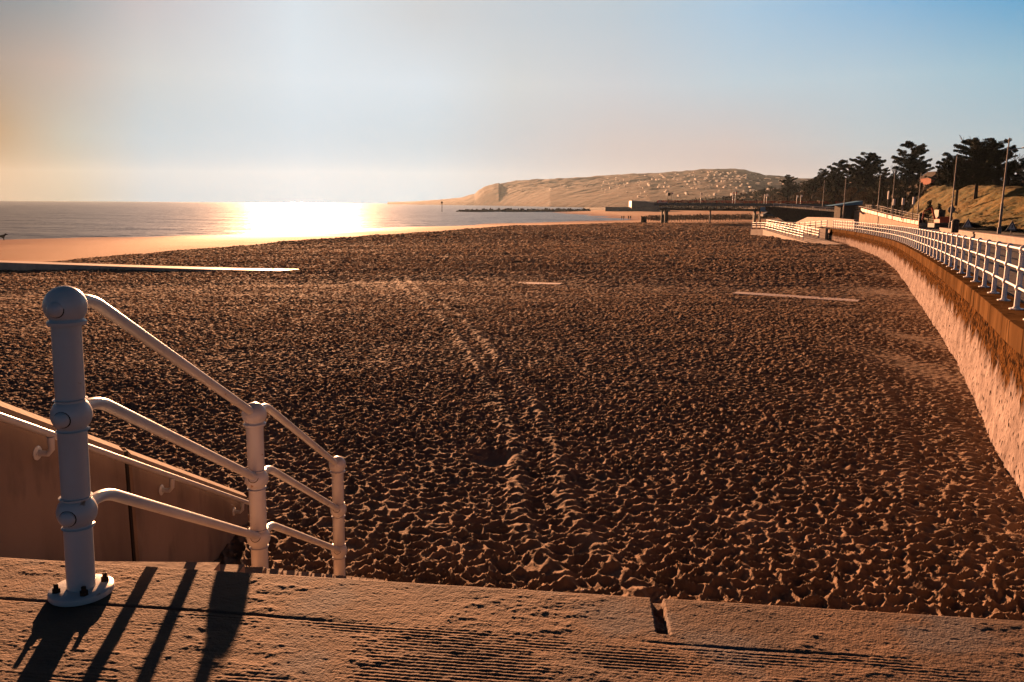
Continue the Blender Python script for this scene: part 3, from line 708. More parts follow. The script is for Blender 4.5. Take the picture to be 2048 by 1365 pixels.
groyne(resample([g3 + Vector((0, 0, .09)), g4 + Vector((-.2, 0, .07))], .8), 'buried_groyne', 'short pale buried groyne strip in the middle of the sand', wd=.9)

# ------------------------------------------------------------------ parapet and things on the promenade's landward side
pa1 = [at(2110, 482, 50), at(2048, 476.5, 56), at(1995, 470, 64), at(1940, 463.5, 76), at(1880, 455.5, 94)]
pm = MB(); pm.sweep(spline(pa1, 4), [(0, -1.1), (0, -.16), (-.06, -.16), (-.06, 0), (.5, 0), (.5, -1.1)])
tag(pm.build('parapet_wall', M['pale_con']), 'low pale parapet wall between the promenade and the road at right', 'wall')
pa2 = [at(2100, 466, 64), at(2052, 463, 68)]

def lamp(x, y, z, h, arm, label, cat='street lamp', group='street lamps along the promenade', lean=0):
    r = empty('street_lamp', (x, y, z)); tag(r, label, cat, group)
    m_ = MB(); m_.tube([(0, 0, 0), (0, 0, h * .32), (0, 0, h * .33), (0, 0, h)], [.11, .10, .07, .05], 10); m_.build('pole', M['grey_metal'], r, True)
    if arm:
        m_ = MB(); m_.tube([(0, 0, h * .88), (arm * .9, 0, h * .90), (arm, 0, h * .90)], .035, 8); m_.build('arm', M['grey_metal'], r, True)
        m_ = MB(); m_.box((arm + .1, 0, h * .905), (.75, .22, .09)); m_.box((arm - .35, 0, h * .9), (.25, .12, .06)); m_.build('lamp_head', M['dark_metal'], r)
    m_ = MB(); m_.lathe([(.15, 0), (.15, .5), (.11, .55)], (0, 0, 0), 10); m_.build('base_sleeve', M['grey_metal'], r)
    return r
def lamp_px(px, yb, yt, d, arm, label, **k):
    b = at(px, yb, d); t = at(px, yt, d); lamp(b.x, b.y, b.z, t.z - b.z, arm, label, **k)
lamp_px(1998, 468, 276, 68, 1.6, 'tallest grey street lamp with its arm to the right, nearest lamp beside the parapet')
lamp_px(1900, 456, 312, 90, 0, 'slim grey lamp pole in front of the grass bank, second from the right edge')
lamp_px(1834, 440, 346, 135, 1.4, 'grey lamp post with short arm left of the grass bank')
lamp_px(1782, 438, 340, 140, 0, 'tall slim lamp pole in front of the ragged pine')
lamp_px(1754, 435, 352, 145, 0, 'pale slim lamp pole right of the round-topped pine')
lamp_px(1686, 436, 358, 150, 1.2, 'grey lamp post standing behind the pale parapet wall')
lamp_px(1645, 418, 361, 200, 0, 'lamp pole in front of the brown autumn shrubs')
for px, yb, yt, d, lb in ((1785, 440, 398, 128, 'banner post with a white panel near the tall slim lamp'), (1803, 441, 396, 126, 'banner post with a white panel, middle of the three near the ramp'), (1824, 442, 394, 120, 'banner post with a pinkish white panel, right one of three'), (1773, 436, 382, 135, 'slim banner post left of the three wider banner posts')):
    b = at(px, yb, d); t = at(px, yt, d); h = t.z - b.z
    r = empty('banner_post', b); tag(r, lb, 'banner post', 'banner posts on the promenade')
    m_ = MB(); m_.tube([(0, 0, 0), (0, 0, h)], .06, 8); m_.build('post', M['grey_metal'], r)
    m_ = MB(); m_.box((0, -.02, h * .84), (.34 if px != 1773 else .2, .12, h * .3)); m_.build('panel', M['white_pl'], r)
# road signs
def tri_sign(px, py, d, label):
    c = at(px, py, d); g = zprom(min(d, 150)) - .04
    r = empty('road_sign', (c.x, c.y, g)); tag(r, label, 'road sign', 'triangular road signs')
    hh = c.z - g
    m_ = MB(); m_.tube([(0, 0.05, 0), (0, 0.05, hh + .5)], .04, 8); m_.build('post', M['grey_metal'], r)
    m_ = MB(); m_.add([(-.55, -.01, hh - .45), (.55, -.01, hh - .45), (0, -.01, hh + .5), (-.55, .02, hh - .45), (.55, .02, hh - .45), (0, .02, hh + .5)], [(0, 1, 2), (5, 4, 3), (0, 3, 4, 1), (1, 4, 5, 2), (2, 5, 3, 0)])
    pl = m_.build('plate', M['bluegrey'], r)
    m_ = MB(); m_.add([(-.34, -.02, hh - .33), (.34, -.02, hh - .33), (0, -.02, hh + .26)], [(0, 1, 2)]); m_.build('face', M['white_pl'], pl)
    m_ = MB(); m_.box((0, -.03, hh - .08), (.09, .01, .3)); m_.build('symbol', M['dark_metal'], pl)
tri_sign(1936, 447, 82, 'triangular warning sign seen in front of the grass bank, left of two')
tri_sign(2024, 452, 76, 'triangular warning sign right of the tallest street lamp')
c = at(1903, 420, 92); r = empty('round_sign', (c.x, c.y, 3.5)); tag(r, 'round road sign fixed high by the slim lamp pole', 'road sign')
m_ = MB(); m_.tube([(0, 0.06, 0), (0, .06, c.z - 3.5 + .3)], .04, 8); m_.build('post', M['grey_metal'], r)
m_ = MB(); m_.lathe([(.4, -.015), (.4, .015)], (0, 0, c.z - 3.5), 20, Matrix.Rotation(PI / 2, 3, 'X')); m_.build('plate', M['bluegrey'], r)
# bins by the parapet
for px, py, d, lb in ((1909, 466, 76, 'dark litter bin standing at the gap in the pale parapet wall'), (1842, 446, 105, 'dark litter bin beside the lamp post foot')):
    b = at(px, py, d); r = empty('litter_bin', b); tag(r, lb, 'litter bin')
    m_ = MB(); m_.lathe([(.30, 0), (.33, .1), (.33, .95), (.30, 1.0)], (0, 0, 0), 14); m_.build('body', M['dark_metal'], r)
    m_ = MB(); m_.lathe([(.35, 1.0), (.35, 1.08), (.25, 1.22), (.1, 1.28)], (0, 0, 0), 14); m_.build('lid', M['dark_metal'], r)

# ------------------------------------------------------------------ access ramp with red barriers
ra = [at(1838, 447, 118), at(1800, 440, 128), at(1760, 430, 140), at(1722, 420, 152), at(1698, 418, 165)]
rt = empty('access_ramp', ra[0]); tag(rt, 'raised access ramp with pale handrails climbing left behind the promenade', 'ramp')
m_ = MB(); m_.sweep([p - ra[0] for p in spline(ra, 4)], [(0, -3), (0, -.35), (3, -.35), (3, -3)]); m_.build('ramp_body', M['concrete'], rt)
for o_, hh in ((.1, .55), (3.0, .75)):
    m_ = MB(); pts = spline(ra, 6)
    ps = [off(pts, i, o_) - ra[0] for i in range(len(pts))]
    m_.tube([p + Vector((0, 0, hh)) for p in ps], .04, 6); m_.tube([p + Vector((0, 0, hh - .35)) for p in ps], .03, 6)
    for p in resample(ps, 2.2): m_.tube([p + Vector((0, 0, -.35)), p + Vector((0, 0, hh))], .03, 6)
    m_.build('handrail', M['grey_metal'], rt)
bp_ = resample(spline(ra[:4], 6), 2.15)
first = None
for i, p in enumerate(bp_[:-1]):
    q_ = bp_[i + 1]; a_ = math.atan2(q_.y - p.y, q_.x - p.x)
    if first is None:
        first = empty('barrier', (0, 0, 0)); tag(first, 'red plastic barrier in the row along the access ramp', 'barrier', 'red barriers along the ramp')
        m_ = MB(); m_.box((0, 0, .35), (1.95, .10, .55)); m_.box((-.7, 0, .03), (.12, .5, .07)); m_.box((.7, 0, .03), (.12, .5, .07)); m_.build('panel', M['red'], first)
        m_ = MB(); m_.box((0, -.055, .42), (.5, .02, .12)); m_.build('white_band', M['white_pl'], first)
        o = first
    else: o = copy_tree(first)
    o.location = (p + q_) / 2 + Vector((-.15, -.3, -.3)); o.rotation_euler = (0, -math.asin((q_.z - p.z) / (q_ - p).length), a_)
# machine (orange) near the parapet's left end
b = at(1880, 456, 96); r = empty('excavator', b); tag(r, 'small orange construction machine behind the left end of the parapet wall', 'construction machine')
m_ = MB(); m_.box((0, 0, .3), (2.2, 1.5, .5)); m_.build('tracks', M['dark_metal'], r)
m_ = MB(); m_.box((.3, 0, .95), (1.5, 1.3, .7)); m_.build('body', M['red'], r)
m_ = MB(); m_.box((-.2, 0, 1.6), (.8, 1.0, 1.0)); m_.build('cab', M['dark_metal'], r)
m_ = MB(); m_.tube([(-.7, 0, 1.0), (-1.2, 0, 2.4), (-2.1, 0, 1.9), (-2.2, 0, .9)], [.12, .12, .09, .07], 8); m_.build('arm', M['red'], r)
# kiosk with blue gable at the top of the ramp
b = at(1690, 432, 160); r = empty('kiosk', (b.x, b.y, b.z - 1)); tag(r, 'small kiosk with a blue gable at the top of the access ramp', 'kiosk')
m_ = MB(); m_.box((0, 0, 1.6), (3.2, 3, 3.2)); m_.build('wall', M['timber'], r)
m_ = MB(); m_.add([(-3.6, -1.6, 2.9), (2.6, -1.6, 3.9), (2.6, -1.6, 3.2), (-3.6, 1.6, 2.9), (2.6, 1.6, 3.9), (2.6, 1.6, 3.2)], [(0, 2, 1), (3, 4, 5), (0, 1, 4, 3), (1, 2, 5, 4), (0, 3, 5, 2)]); m_.build('roof', M['blue'], r)
m_ = MB(); m_.box((0, -1.52, 1.5), (1.2, .05, 2.2)); m_.build('door', M['dark_metal'], r)

# ------------------------------------------------------------------ pier
PD = 233.
def ppt(px, py, d=PD): return at(px, py, d)
pl_, pr2 = ppt(1315, 411), ppt(1640, 413, 222)
pier = empty('pier', (pl_.x, pl_.y, 1.0)); OP = Vector((pl_.x, pl_.y, 1.0)); tag(pier, 'long dark pier on steel legs reaching across the beach toward the sea', 'pier')
dv = (pr2 - pl_); L = dv.length; dv.z = 0; dv.normalize(); dn = Vector((-dv.y, dv.x, 0)); rz = math.atan2(dv.y, dv.x)
def PL(s, t, z): q = dv * s + dn * t; return Vector((q.x, q.y, z - 1.0))
m_ = MB(); c = PL(L / 2 + 10, 4, 6.57); m_.box(c, (L + 22, 9, .65), rz); m_.build('deck', M['bluegrey'], pier)
m_ = MB()
m_.tube([PL(0, -.3, 4.9), PL(L + 20, -.3, 4.9)], .09, 6); m_.tube([PL(0, 8, 4.9), PL(L + 20, 8, 4.9)], .09, 6)
k = 0; s = 0
while s < L + 18:
    m_.tube([PL(s, -.3, 4.9), PL(s + 1.1, -.3, 6.2)], .06, 5); m_.tube([PL(s + 1.1, -.3, 6.2), PL(s + 2.2, -.3, 4.9)], .06, 5); m_.tube([PL(s, -.3, 4.9), PL(s, -.3, 6.2)], .07, 5)
    m_.tube([PL(s, -.3, 4.9), PL(s, 8, 4.9)], .07, 5); s += 2.2
m_.box(PL(L / 2 + 8, 3, 5.15), (L + 15, .3, .5), rz)
m_.build('truss', M['dark_metal'], pier)
for px in (1324, 1331, 1417, 1502, 1512, 1560, 1600):
    s = (ppt(px, 430).x - OP.x)
    for t in (0., 7.):
        m_ = MB(); z0 = 0.2; m_.tube([PL(s, t, z0), PL(s, t, 4.9)], .30 if px < 1340 or px in (1502,) else .18, 10)
        if t == 0. and px in (1324, 1502): m_.tube([PL(s, t, 1.4), PL(s, t + 7, 4.6)], .08, 6)
        m_.build('leg', M['grey_metal'] if px == 1417 else M['dark_metal'], pier)
for t in (-.4, 8.3):
    m_ = MB()
    for h in (.45, .8, 1.15): m_.tube([PL(0, t, 6.9 + h * .62), PL(L + 20, t, 6.9 + h * .62)], .04, 5)
    s = 0
    while s < L + 20: m_.tube([PL(s, t, 6.9), PL(s, t, 7.62)], .045, 5); s += 1.5
    m_.build('railing', M['red'] if t < 0 else M['timber'], pier)
m_ = MB(); m_.box(PL(1.2, 3, 7.1), (2.4, 6.5, .4), rz); m_.box(PL(.3, 3, 7.45), (.4, 6.5, .45), rz); m_.build('end_barrier', M['white_pl'], pier)
b = ppt(1530, 419, 221); m_ = MB(); m_.box((b.x - OP.x, b.y - OP.y - .8, b.z - 1), (2.9, .12, 1.1), rz); m_.build('sign_board', M['blue'], pier)
flag_defs = [(1336, 385, 'r'), (1343, 385, 'r'), (1402, 386, 'w'), (1466, 384, 'p'), (1471, 384, 'p'), (1529, 389, 'w'), (1534, 388, 'w'), (1594, 391, 'w'), (1602, 390, 'w')]
names = ['flagpole with a dark rippling flag at the sea end of the pier', 'flagpole just right of the dark flag at the pier end', 'white-topped pole on the middle of the pier', 'pole with red and white bunting, left of its pair', 'pole with red and white bunting, right of its pair', 'pole with white pennant above the blue sign, left of two', 'pole with white pennant above the blue sign, right of two', 'pole with white pennant near the brown shrubs, left of two', 'pole with white pennant near the brown shrubs, right of two']
for (px, yt, kind), lb in zip(flag_defs, names):
    d = 231 - (px - 1315) * .035; t_ = at(px, yt, d); r = empty('flagpole', (t_.x, t_.y, 6.9)); tag(r, lb, 'flagpole', 'flagpoles on the pier')
    h = t_.z - 6.9; fw = .75 if px == 1336 else .42
    m_ = MB(); m_.tube([(0, 0, 0), (0, 0, h)], .06, 6); m_.build('pole', M['timber'] if kind == 'r' else M['far_paint'], r)
    m_ = MB(); X = np.linspace(0, fw, 8); vs = []
    for x in X: vs += [(x, .1 * math.sin(x * 7), h - .05 - .1 * x), (x, .1 * math.sin(x * 7 + .5), h - fw * 1.25 - .1 * x)]
    n0 = len(vs); vs += [(a1, b1 + .03, c1) for a1, b1, c1 in vs[:n0]]
    fs = [(2 * i, 2 * i + 1, 2 * i + 3, 2 * i + 2) for i in range(7)] + [(n0 + 2 * i, n0 + 2 * i + 2, n0 + 2 * i + 3, n0 + 2 * i + 1) for i in range(7)]
    m_.add(vs, fs); m_.build('flag', M['timber'] if kind == 'r' and px == 1336 else (M['red'] if kind == 'p' else M['white_pl']), r)
# dark timber tower left of the pier
b = ground_pt(1287, 446.5); r = empty('timber_dolphin', (b.x, b.y, sz(b.x, b.y) - .1)); tag(r, 'dark cluster of upright timber piles on the sand left of the pier', 'timber piles')
for dx in (-.62, -.35, -.05, .25, .55, .78):
    for dy in (0, .6):
        m_ = MB(); m_.tube([(dx, dy, 0), (dx + .03, dy, 2.1 + .15 * math.sin(dx * 9 + dy))], .13, 8); m_.build('pile', M['timber'], r)
m_ = MB(); m_.box((.05, .3, 1.2), (1.6, .45, 1.5)); m_.build('boarding', M['timber'], r)
# row of thin piles under the pier
pf = ground_pt(1300, 445); pf2 = ground_pt(1500, 446); r = empty('pile_row', (pf.x, pf.y + 10, .8)); tag(r, 'long row of thin dark wooden piles standing in sand beneath the pier', 'piles')
for i in range(34):
    s = i * 1.0 + random.uniform(-.25, .25); hh = random.uniform(1.9, 2.4)
    m_ = MB(); m_.tube([(s, s * .1, 0), (s + .03, s * .1, hh)], .075, 6); m_.build('pile', M['timber'], r)
m_ = MB(); m_.tube([(0, 0, 1.9), (34, 3.4, 1.9)], .05, 6); m_.tube([(0, 0, .9), (34, 3.4, .9)], .05, 6); m_.build('beam', M['timber'], r)
# dark bridge block behind the pale wall
b1 = at(1546, 414, 190); b2 = at(1700, 424, 165)
br = empty('road_bridge', (b1.x, b1.y, 3)); tag(br, 'dark shaded bridge abutment at the land end of the pier', 'bridge')
v = b2 - b1; rzb = math.atan2(v.y, v.x); Lb = math.hypot(v.x, v.y)
def BL(s, t, z): return Vector((math.cos(rzb) * s - math.sin(rzb) * t, math.sin(rzb) * s + math.cos(rzb) * t, z - 3))
m_ = MB(); m_.add([BL(5, 0, 2.8), BL(Lb, 0, 2.2), BL(Lb, 0, 5.0), BL(0, 0, 6.2), BL(-3, 0, 6.2), BL(-3, 0, 5.3), BL(5, 6, 2.8), BL(Lb, 6, 2.2), BL(Lb, 6, 5.0), BL(0, 6, 6.2), BL(-3, 6, 6.2), BL(-3, 6, 5.3)],
      [(0, 1, 2, 3, 4, 5), (11, 10, 9, 8, 7, 6), (3, 2, 8, 9), (4, 3, 9, 10), (1, 7, 8, 2), (5, 4, 10, 11), (0, 5, 11, 6), (0, 6, 7, 1)]); m_.build('abutment', M['timber'], br)
m_ = MB(); m_.tube([BL(0, .1, 6.9), BL(Lb, .1, 5.8)], .04, 6); m_.tube([BL(0, .1, 6.6), BL(Lb, .1, 5.5)], .03, 6)
for i in range(12): s = Lb * i / 11; m_.tube([BL(s, .1, 6.1 - 1.1 * i / 11), BL(s, .1, 6.9 - 1.1 * i / 11)], .035, 5)
m_.build('parapet_rail', M['far_paint'], br)
# parked vehicles / boats under the pier
def small_car(p, rz, m1, label, s=1.):
    r = empty('parked_car', p, rz); tag(r, label, 'car', 'vehicles parked beyond the pier'); r.scale = (s, s, s)
    m_ = MB(); pro = [(-2.1, .35), (2.1, .35), (2.15, .8), (1.3, .95), (.8, 1.4), (-1.1, 1.42), (-1.8, .98), (-2.15, .85)]
    n = len(pro); m_.add([(x, -.8, z) for x, z in pro] + [(x, .8, z) for x, z in pro], [tuple(range(n)), tuple(range(2 * n - 1, n - 1, -1))] + [(i, n + i, n + (i + 1) % n, (i + 1) % n) for i in range(n)])
    m_.build('body', m1, r)
    m_ = MB(); g = [(1.1, .98), (.72, 1.34), (-1.0, 1.36), (-1.5, .98)]
    for y in (-.815, .815): m_.add([(x, y, z) for x, z in g], [(0, 1, 2, 3)])
    m_.build('window', M['dark_metal'], r)
    for x in (-1.3, 1.3):
        for y in (-.8, .8):
            m_ = MB(); m_.lathe([(.33, -.1), (.33, .1)], (x, y, .33), 12, Matrix.Rotation(PI / 2, 3, 'X')); m_.build('wheel', M['dark_metal'], r)
for px, py, d, mm, lb in ((1552, 432, 205, 'white_pl', 'white car parked below the bridge, left of the two light ones'), (1568, 431, 208, 'white_pl', 'white car parked below the bridge beside the red one'), (1585, 431, 204, 'red', 'red car parked in the shade below the bridge'), (1540, 436, 200, 'bluegrey', 'blue grey car parked beneath the blue sign')):
    small_car(at(px, py, d), .1, M[mm], lb)
# ------------------------------------------------------------------ far buildings, breakwater, marker, people, dog
b = at(1286, 418, 620); r = empty('pavilion', (b.x, b.y, 2.5)); tag(r, 'low grey harbour building with a sloping white roof edge, left of the pier', 'building')
m_ = MB(); x0 = at(1263, 410, 620).x - b.x; x1 = at(1318, 410, 620).x - b.x
m_.add([(x0, 0, 0), (x1, 0, 0), (x1, 0, 4.6), ((x0 + x1) / 2, 0, 6.2), (x0, 0, 6.6), (x0, 14, 0), (x1, 14, 0), (x1, 14, 4.6), ((x0 + x1) / 2, 14, 6.2), (x0, 14, 6.6)], [(0, 1, 2, 3, 4), (9, 8, 7, 6, 5), (0, 5, 6, 1), (1, 6, 7, 2), (4, 9, 5, 0)]); m_.build('wall', M['bluegrey'], r)
m_ = MB(); m_.sweep([Vector((x0, 0, 6.65)), Vector(((x0 + x1) / 2, 0, 6.25)), Vector((x1, 0, 4.65))], [(-.4, 0), (-.4, .35), (.0, .35), (0, 0)]); m_.build('roof_edge', M['white_pl'], r)
b = at(1215, 420, 640); m_ = MB(); q = [at(1215, 414.5, 640), at(1262, 414.5, 630), at(1340, 415, 600)]; m_.sweep(q, [(0, -4), (0, 0), (4, 0), (4, -4)])
tag(m_.build('harbour_wall', M['bluegrey']), 'long grey harbour wall standing at the far end of the beach', 'wall')
bw = MB(); rnd = random.Random(3)
pa_, pb_ = atz(915, 424, 0), atz(1180, 423.5, .3)
for i in range(150):
    t = rnd.random(); p = pa_.lerp(pb_, t); s = rnd.uniform(.9, 1.7); hgt = 1.8 * min(1, t * 12)
    M3 = Matrix.Rotation(rnd.uniform(0, 6), 3, 'Z') @ Matrix.Rotation(rnd.uniform(0, 3), 3, 'X')
    vs = [p + Vector((rnd.uniform(-1, 1), rnd.uniform(-2, 2), rnd.uniform(0, hgt))) + M3 @ (Vector(v) * s * rnd.uniform(.8, 1.2)) for v in ((1, 0, 0), (-1, 0, 0), (0, 1, 0), (0, -1, 0), (0, 0, 1), (0, 0, -1))]
    c0 = sum(vs, Vector()) / 6
    bw.add(vs, [(0, 2, 4), (2, 1, 4), (1, 3, 4), (3, 0, 4), (2, 0, 5), (1, 2, 5), (3, 1, 5), (0, 3, 5)])
bw.sweep([pa_ + Vector((2, 0, 0)), pb_], [(-1.5, -1), (-.7, 1.5), (.7, 1.5), (1.5, -1)])
tag(bw.build('breakwater', M['rock']), 'long low dark rock breakwater lying in the bay water', 'breakwater')
b = atz(884, 424, 0); m_ = MB(); m_.tube([(b.x, b.y, -1), (b.x, b.y, 6.0)], .22, 8); m_.lathe([(.1, 6), (.7, 6.2), (.7, 7.4), (.1, 7.6)], (b.x, b.y, 0), 8)
tag(m_.build('marker_post', M['timber']), 'thin navigation marker post standing in the sea off the breakwater', 'marker')
def skin_obj(name, verts, edges, radii, m, parent=None, sub=2):
    me = bpy.data.meshes.new(name); me.from_pydata(verts, edges, []); me.update()
    o = bpy.data.objects.new(name, me); COL.objects.link(o); o.parent = parent
    o.modifiers.new('skin', 'SKIN'); 
    if not me.skin_vertices: 
        try: me.attributes.new('skin', 'FLOAT', 'POINT')
        except Exception: pass
    for sv, r_ in zip(me.skin_vertices[0].data, radii): sv.radius = (r_, r_)
    me.skin_vertices[0].data[0].use_root = True
    ss = o.modifiers.new('sub', 'SUBSURF'); ss.levels = sub; ss.render_levels = sub
    me.materials.append(m); return o
def person(p, rz, label, stride=.22, arm=.1):
    r = empty('person', p, rz); tag(r, label, 'person', 'walkers on the far beach')
    V = [(0, 0, .95), (0, 0, 1.15), (0, 0, 1.38), (0, 0, 1.50), (0, 0, 1.60), (0, .01, 1.70),
         (.10, stride * .3, .88), (.11, stride * .8, .50), (.11, stride, .08), (.11, stride + .16, .03), (-.10, -stride * .3, .88), (-.11, -stride * .4, .50), (-.11, -stride, .10), (-.11, -stride + .14, .03),
         (.19, 0, 1.40), (.25, -arm, 1.13), (.24, -arm + .08, .88), (-.19, 0, 1.40), (-.25, arm, 1.13), (-.24, arm + .1, .88)]
    E = [(0, 1), (1, 2), (2, 3), (3, 4), (4, 5), (0, 6), (6, 7), (7, 8), (8, 9), (0, 10), (10, 11), (11, 12), (12, 13), (2, 14), (14, 15), (15, 16), (2, 17), (17, 18), (18, 19)]
    Rd = [.15, .14, .16, .06, .09, .08, .10, .07, .045, .04, .10, .07, .045, .04, .07, .05, .035, .07, .05, .035]
    o = skin_obj('body', V, E, Rd, M['cloth'], r)
for px, st, rz, lb in ((1243.5, .22, .3, 'person in dark coat walking on the far sand, leftmost of the four walkers'), (1247.5, .12, .2, 'person in dark clothes second from left among the four far walkers'), (1257, .2, -.4, 'person in dark clothes third from left among the four far walkers'), (1261, .15, 2.8, 'person in dark clothes at the right end of the four far walkers')):
    p = ground_pt(px, 440); p.z = sz(p.x, p.y); person(p, rz, lb, st)
# dog at the water's edge
dp = atz(1.5, 481, .0); dr = empty('dog', (dp.x, dp.y, -.03), R(5)); tag(dr, 'dark dog standing in the shallow water at the left edge', 'dog')
V = [(.35, 0, .55), (.05, 0, .52), (-.3, 0, .56), (-.5, 0, .60), (.5, 0, .68), (.64, 0, .80), (.80, 0, .76), (.92, 0, .73), (.62, .05, .90),
     (.36, .10, .38), (.34, .10, .2), (.36, .10, 0), (.38, -.10, .38), (.42, -.10, .2), (.44, -.10, 0),
     (-.36, .10, .42), (-.30, .10, .27), (-.42, .10, .18), (-.40, .10, 0), (-.38, -.10, .42), (-.34, -.10, .27), (-.46, -.10, .18), (-.44, -.10, 0), (-.66, 0, .66), (-.85, 0, .78)]
E = [(0, 1), (1, 2), (2, 3), (0, 4), (4, 5), (5, 6), (6, 7), (5, 8), (0, 9), (9, 10), (10, 11), (0, 12), (12, 13), (13, 14), (2, 15), (15, 16), (16, 17), (17, 18), (2, 19), (19, 20), (20, 21), (21, 22), (3, 23), (23, 24)]
Rd = [.17, .15, .12, .09, .11, .10, .06, .035, .03, .07, .04, .03, .07, .04, .03, .08, .05, .03, .03, .08, .05, .03, .03, .035, .02]
skin_obj('body', V, E, Rd, M['fur'], dr); dr.scale = (1.25,) * 3

# ------------------------------------------------------------------ banks
def loft(name, foot, crest, back, m, nu=160, nv=60, amp=.5, k=300):
    def S(P, n):
        sp = spline(P, 12); tot = resample(sp, sum((b - a).length for a, b in zip(sp, sp[1:])) / (n - 1) * .9999); return (tot + [sp[-1]] * n)[:n]
    A = np.array([tuple(p) for p in S(foot, nu)]); B = np.array([tuple(p) for p in S(crest, nu)]); C_ = np.array([tuple(p) for p in S(back, nu)])
    v1 = np.linspace(0, 1, nv); X = []; Y = []; Z = []
    for t in v1: s = t * t * (3 - 2 * t) * .35 + t * .65; P = A * (1 - t) + B * t; X.append(P[:, 0]); Y.append(P[:, 1]); Z.append(A[:, 2] * (1 - s) + B[:, 2] * s)
    for t in np.linspace(.05, 1, 20): P = B * (1 - t) + C_ * t; X.append(P[:, 0]); Y.append(P[:, 1]); Z.append(P[:, 2])
    X = np.array(X).T; Y = np.array(Y).T; Z = np.array(Z).T
    Z = Z + amp * (fbm(X * .35, Y * .35, 4, k) - .5) + amp * .35 * (fbm(X * 2.2, Y * 2.2, 3, k + 7) - .5)
    return grid_mesh(name, X, Y, Z, m)
V3 = Vector
gb_foot = [V3((45, 45, 3.9)), V3((51, 70, 3.75)), at(2060, 457, 88), at(1930, 448, 108), at(1800, 440, 140)]
gb_cr = [V3((72, 50, 9.8)), V3((74, 80, 9.8)), at(2060, 374, 112), at(1960, 372, 130), at(1866, 371, 150)]
gb_bk = [V3((120, 60, 11)), V3((120, 90, 11)), V3((130, 130, 11)), V3((130, 160, 10)), V3((110, 190, 7))]
tag(loft('grass_bank', gb_foot, gb_cr, gb_bk, M['grass'], amp=.9), kind='structure')
wb_foot = [at(1870, 441, 142), at(1800, 441, 150), at(1740, 437, 175), at(1680, 430, 210), at(1600, 424, 300), at(1520, 420, 480), at(1440, 417, 800)]
wb_cr = [at(1900, 372, 172), at(1860, 372, 175), at(1790, 372, 205), at(1740, 375, 250), at(1650, 380, 340), at(1560, 385, 540), at(1440, 400, 900)]
wb_bk = [V3((150, 180, 9)), V3((160, 200, 10)), V3((180, 230, 14)), V3((200, 270, 16)), V3((220, 380, 18)), V3((300, 600, 20)), V3((400, 950, 20))]
M['leafmould'] = mat('leaf_litter', (.025, .02, .012), .95, (.055, .035, .016), .3, bump=.2, bscale=2)
tag(loft('wooded_bank', wb_foot, wb_cr, wb_bk, M['leafmould'], amp=1.5), kind='structure')

# ------------------------------------------------------------------ trees
def leaves_mesh(name, clumps, size, dens, seed, mat_, parent, flat=.0, elong=2.2):
    rg = np.random.default_rng(seed); V = []; 
    for (c, rad, n) in clumps:
        n = int(n * dens); d = rg.normal(size=(n, 3)); d /= np.linalg.norm(d, axis=1)[:, None]
        rr = rg.uniform(.35, 1, n) ** .5; P = np.array(c) + d * rr[:, None] * np.array(rad)
        a = rg.normal(size=(n, 3)); a[:, 2] *= (1 - flat); a += d * .8; a /= np.linalg.norm(a, axis=1)[:, None]
        b = np.cross(a, rg.normal(size=(n, 3))); b /= np.linalg.norm(b, axis=1)[:, None]
        s = size * rg.uniform(.5, 1.3, n)[:, None]
        V.append(np.stack([P - b * s / elong, P + a * s, P + b * s / elong, P - a * s * .6], 1))
    V = np.concatenate(V).reshape(-1, 3).astype(np.float32); nq = len(V) // 4
    me = bpy.data.meshes.new(name); me.vertices.add(len(V)); me.vertices.foreach_set('co', V.ravel())
    me.loops.add(nq * 4); me.loops.foreach_set('vertex_index', np.arange(nq * 4, dtype=np.int32)); me.polygons.add(nq)
    me.polygons.foreach_set('loop_start', np.arange(0, nq * 4, 4, dtype=np.int32))
    try: me.polygons.foreach_set('loop_total', np.full(nq, 4, dtype=np.int32))
    except Exception: pass
    me.update(calc_edges=True); me.materials.append(mat_)
    o = bpy.data.objects.new(name, me); COL.objects.link(o); o.parent = parent; return o
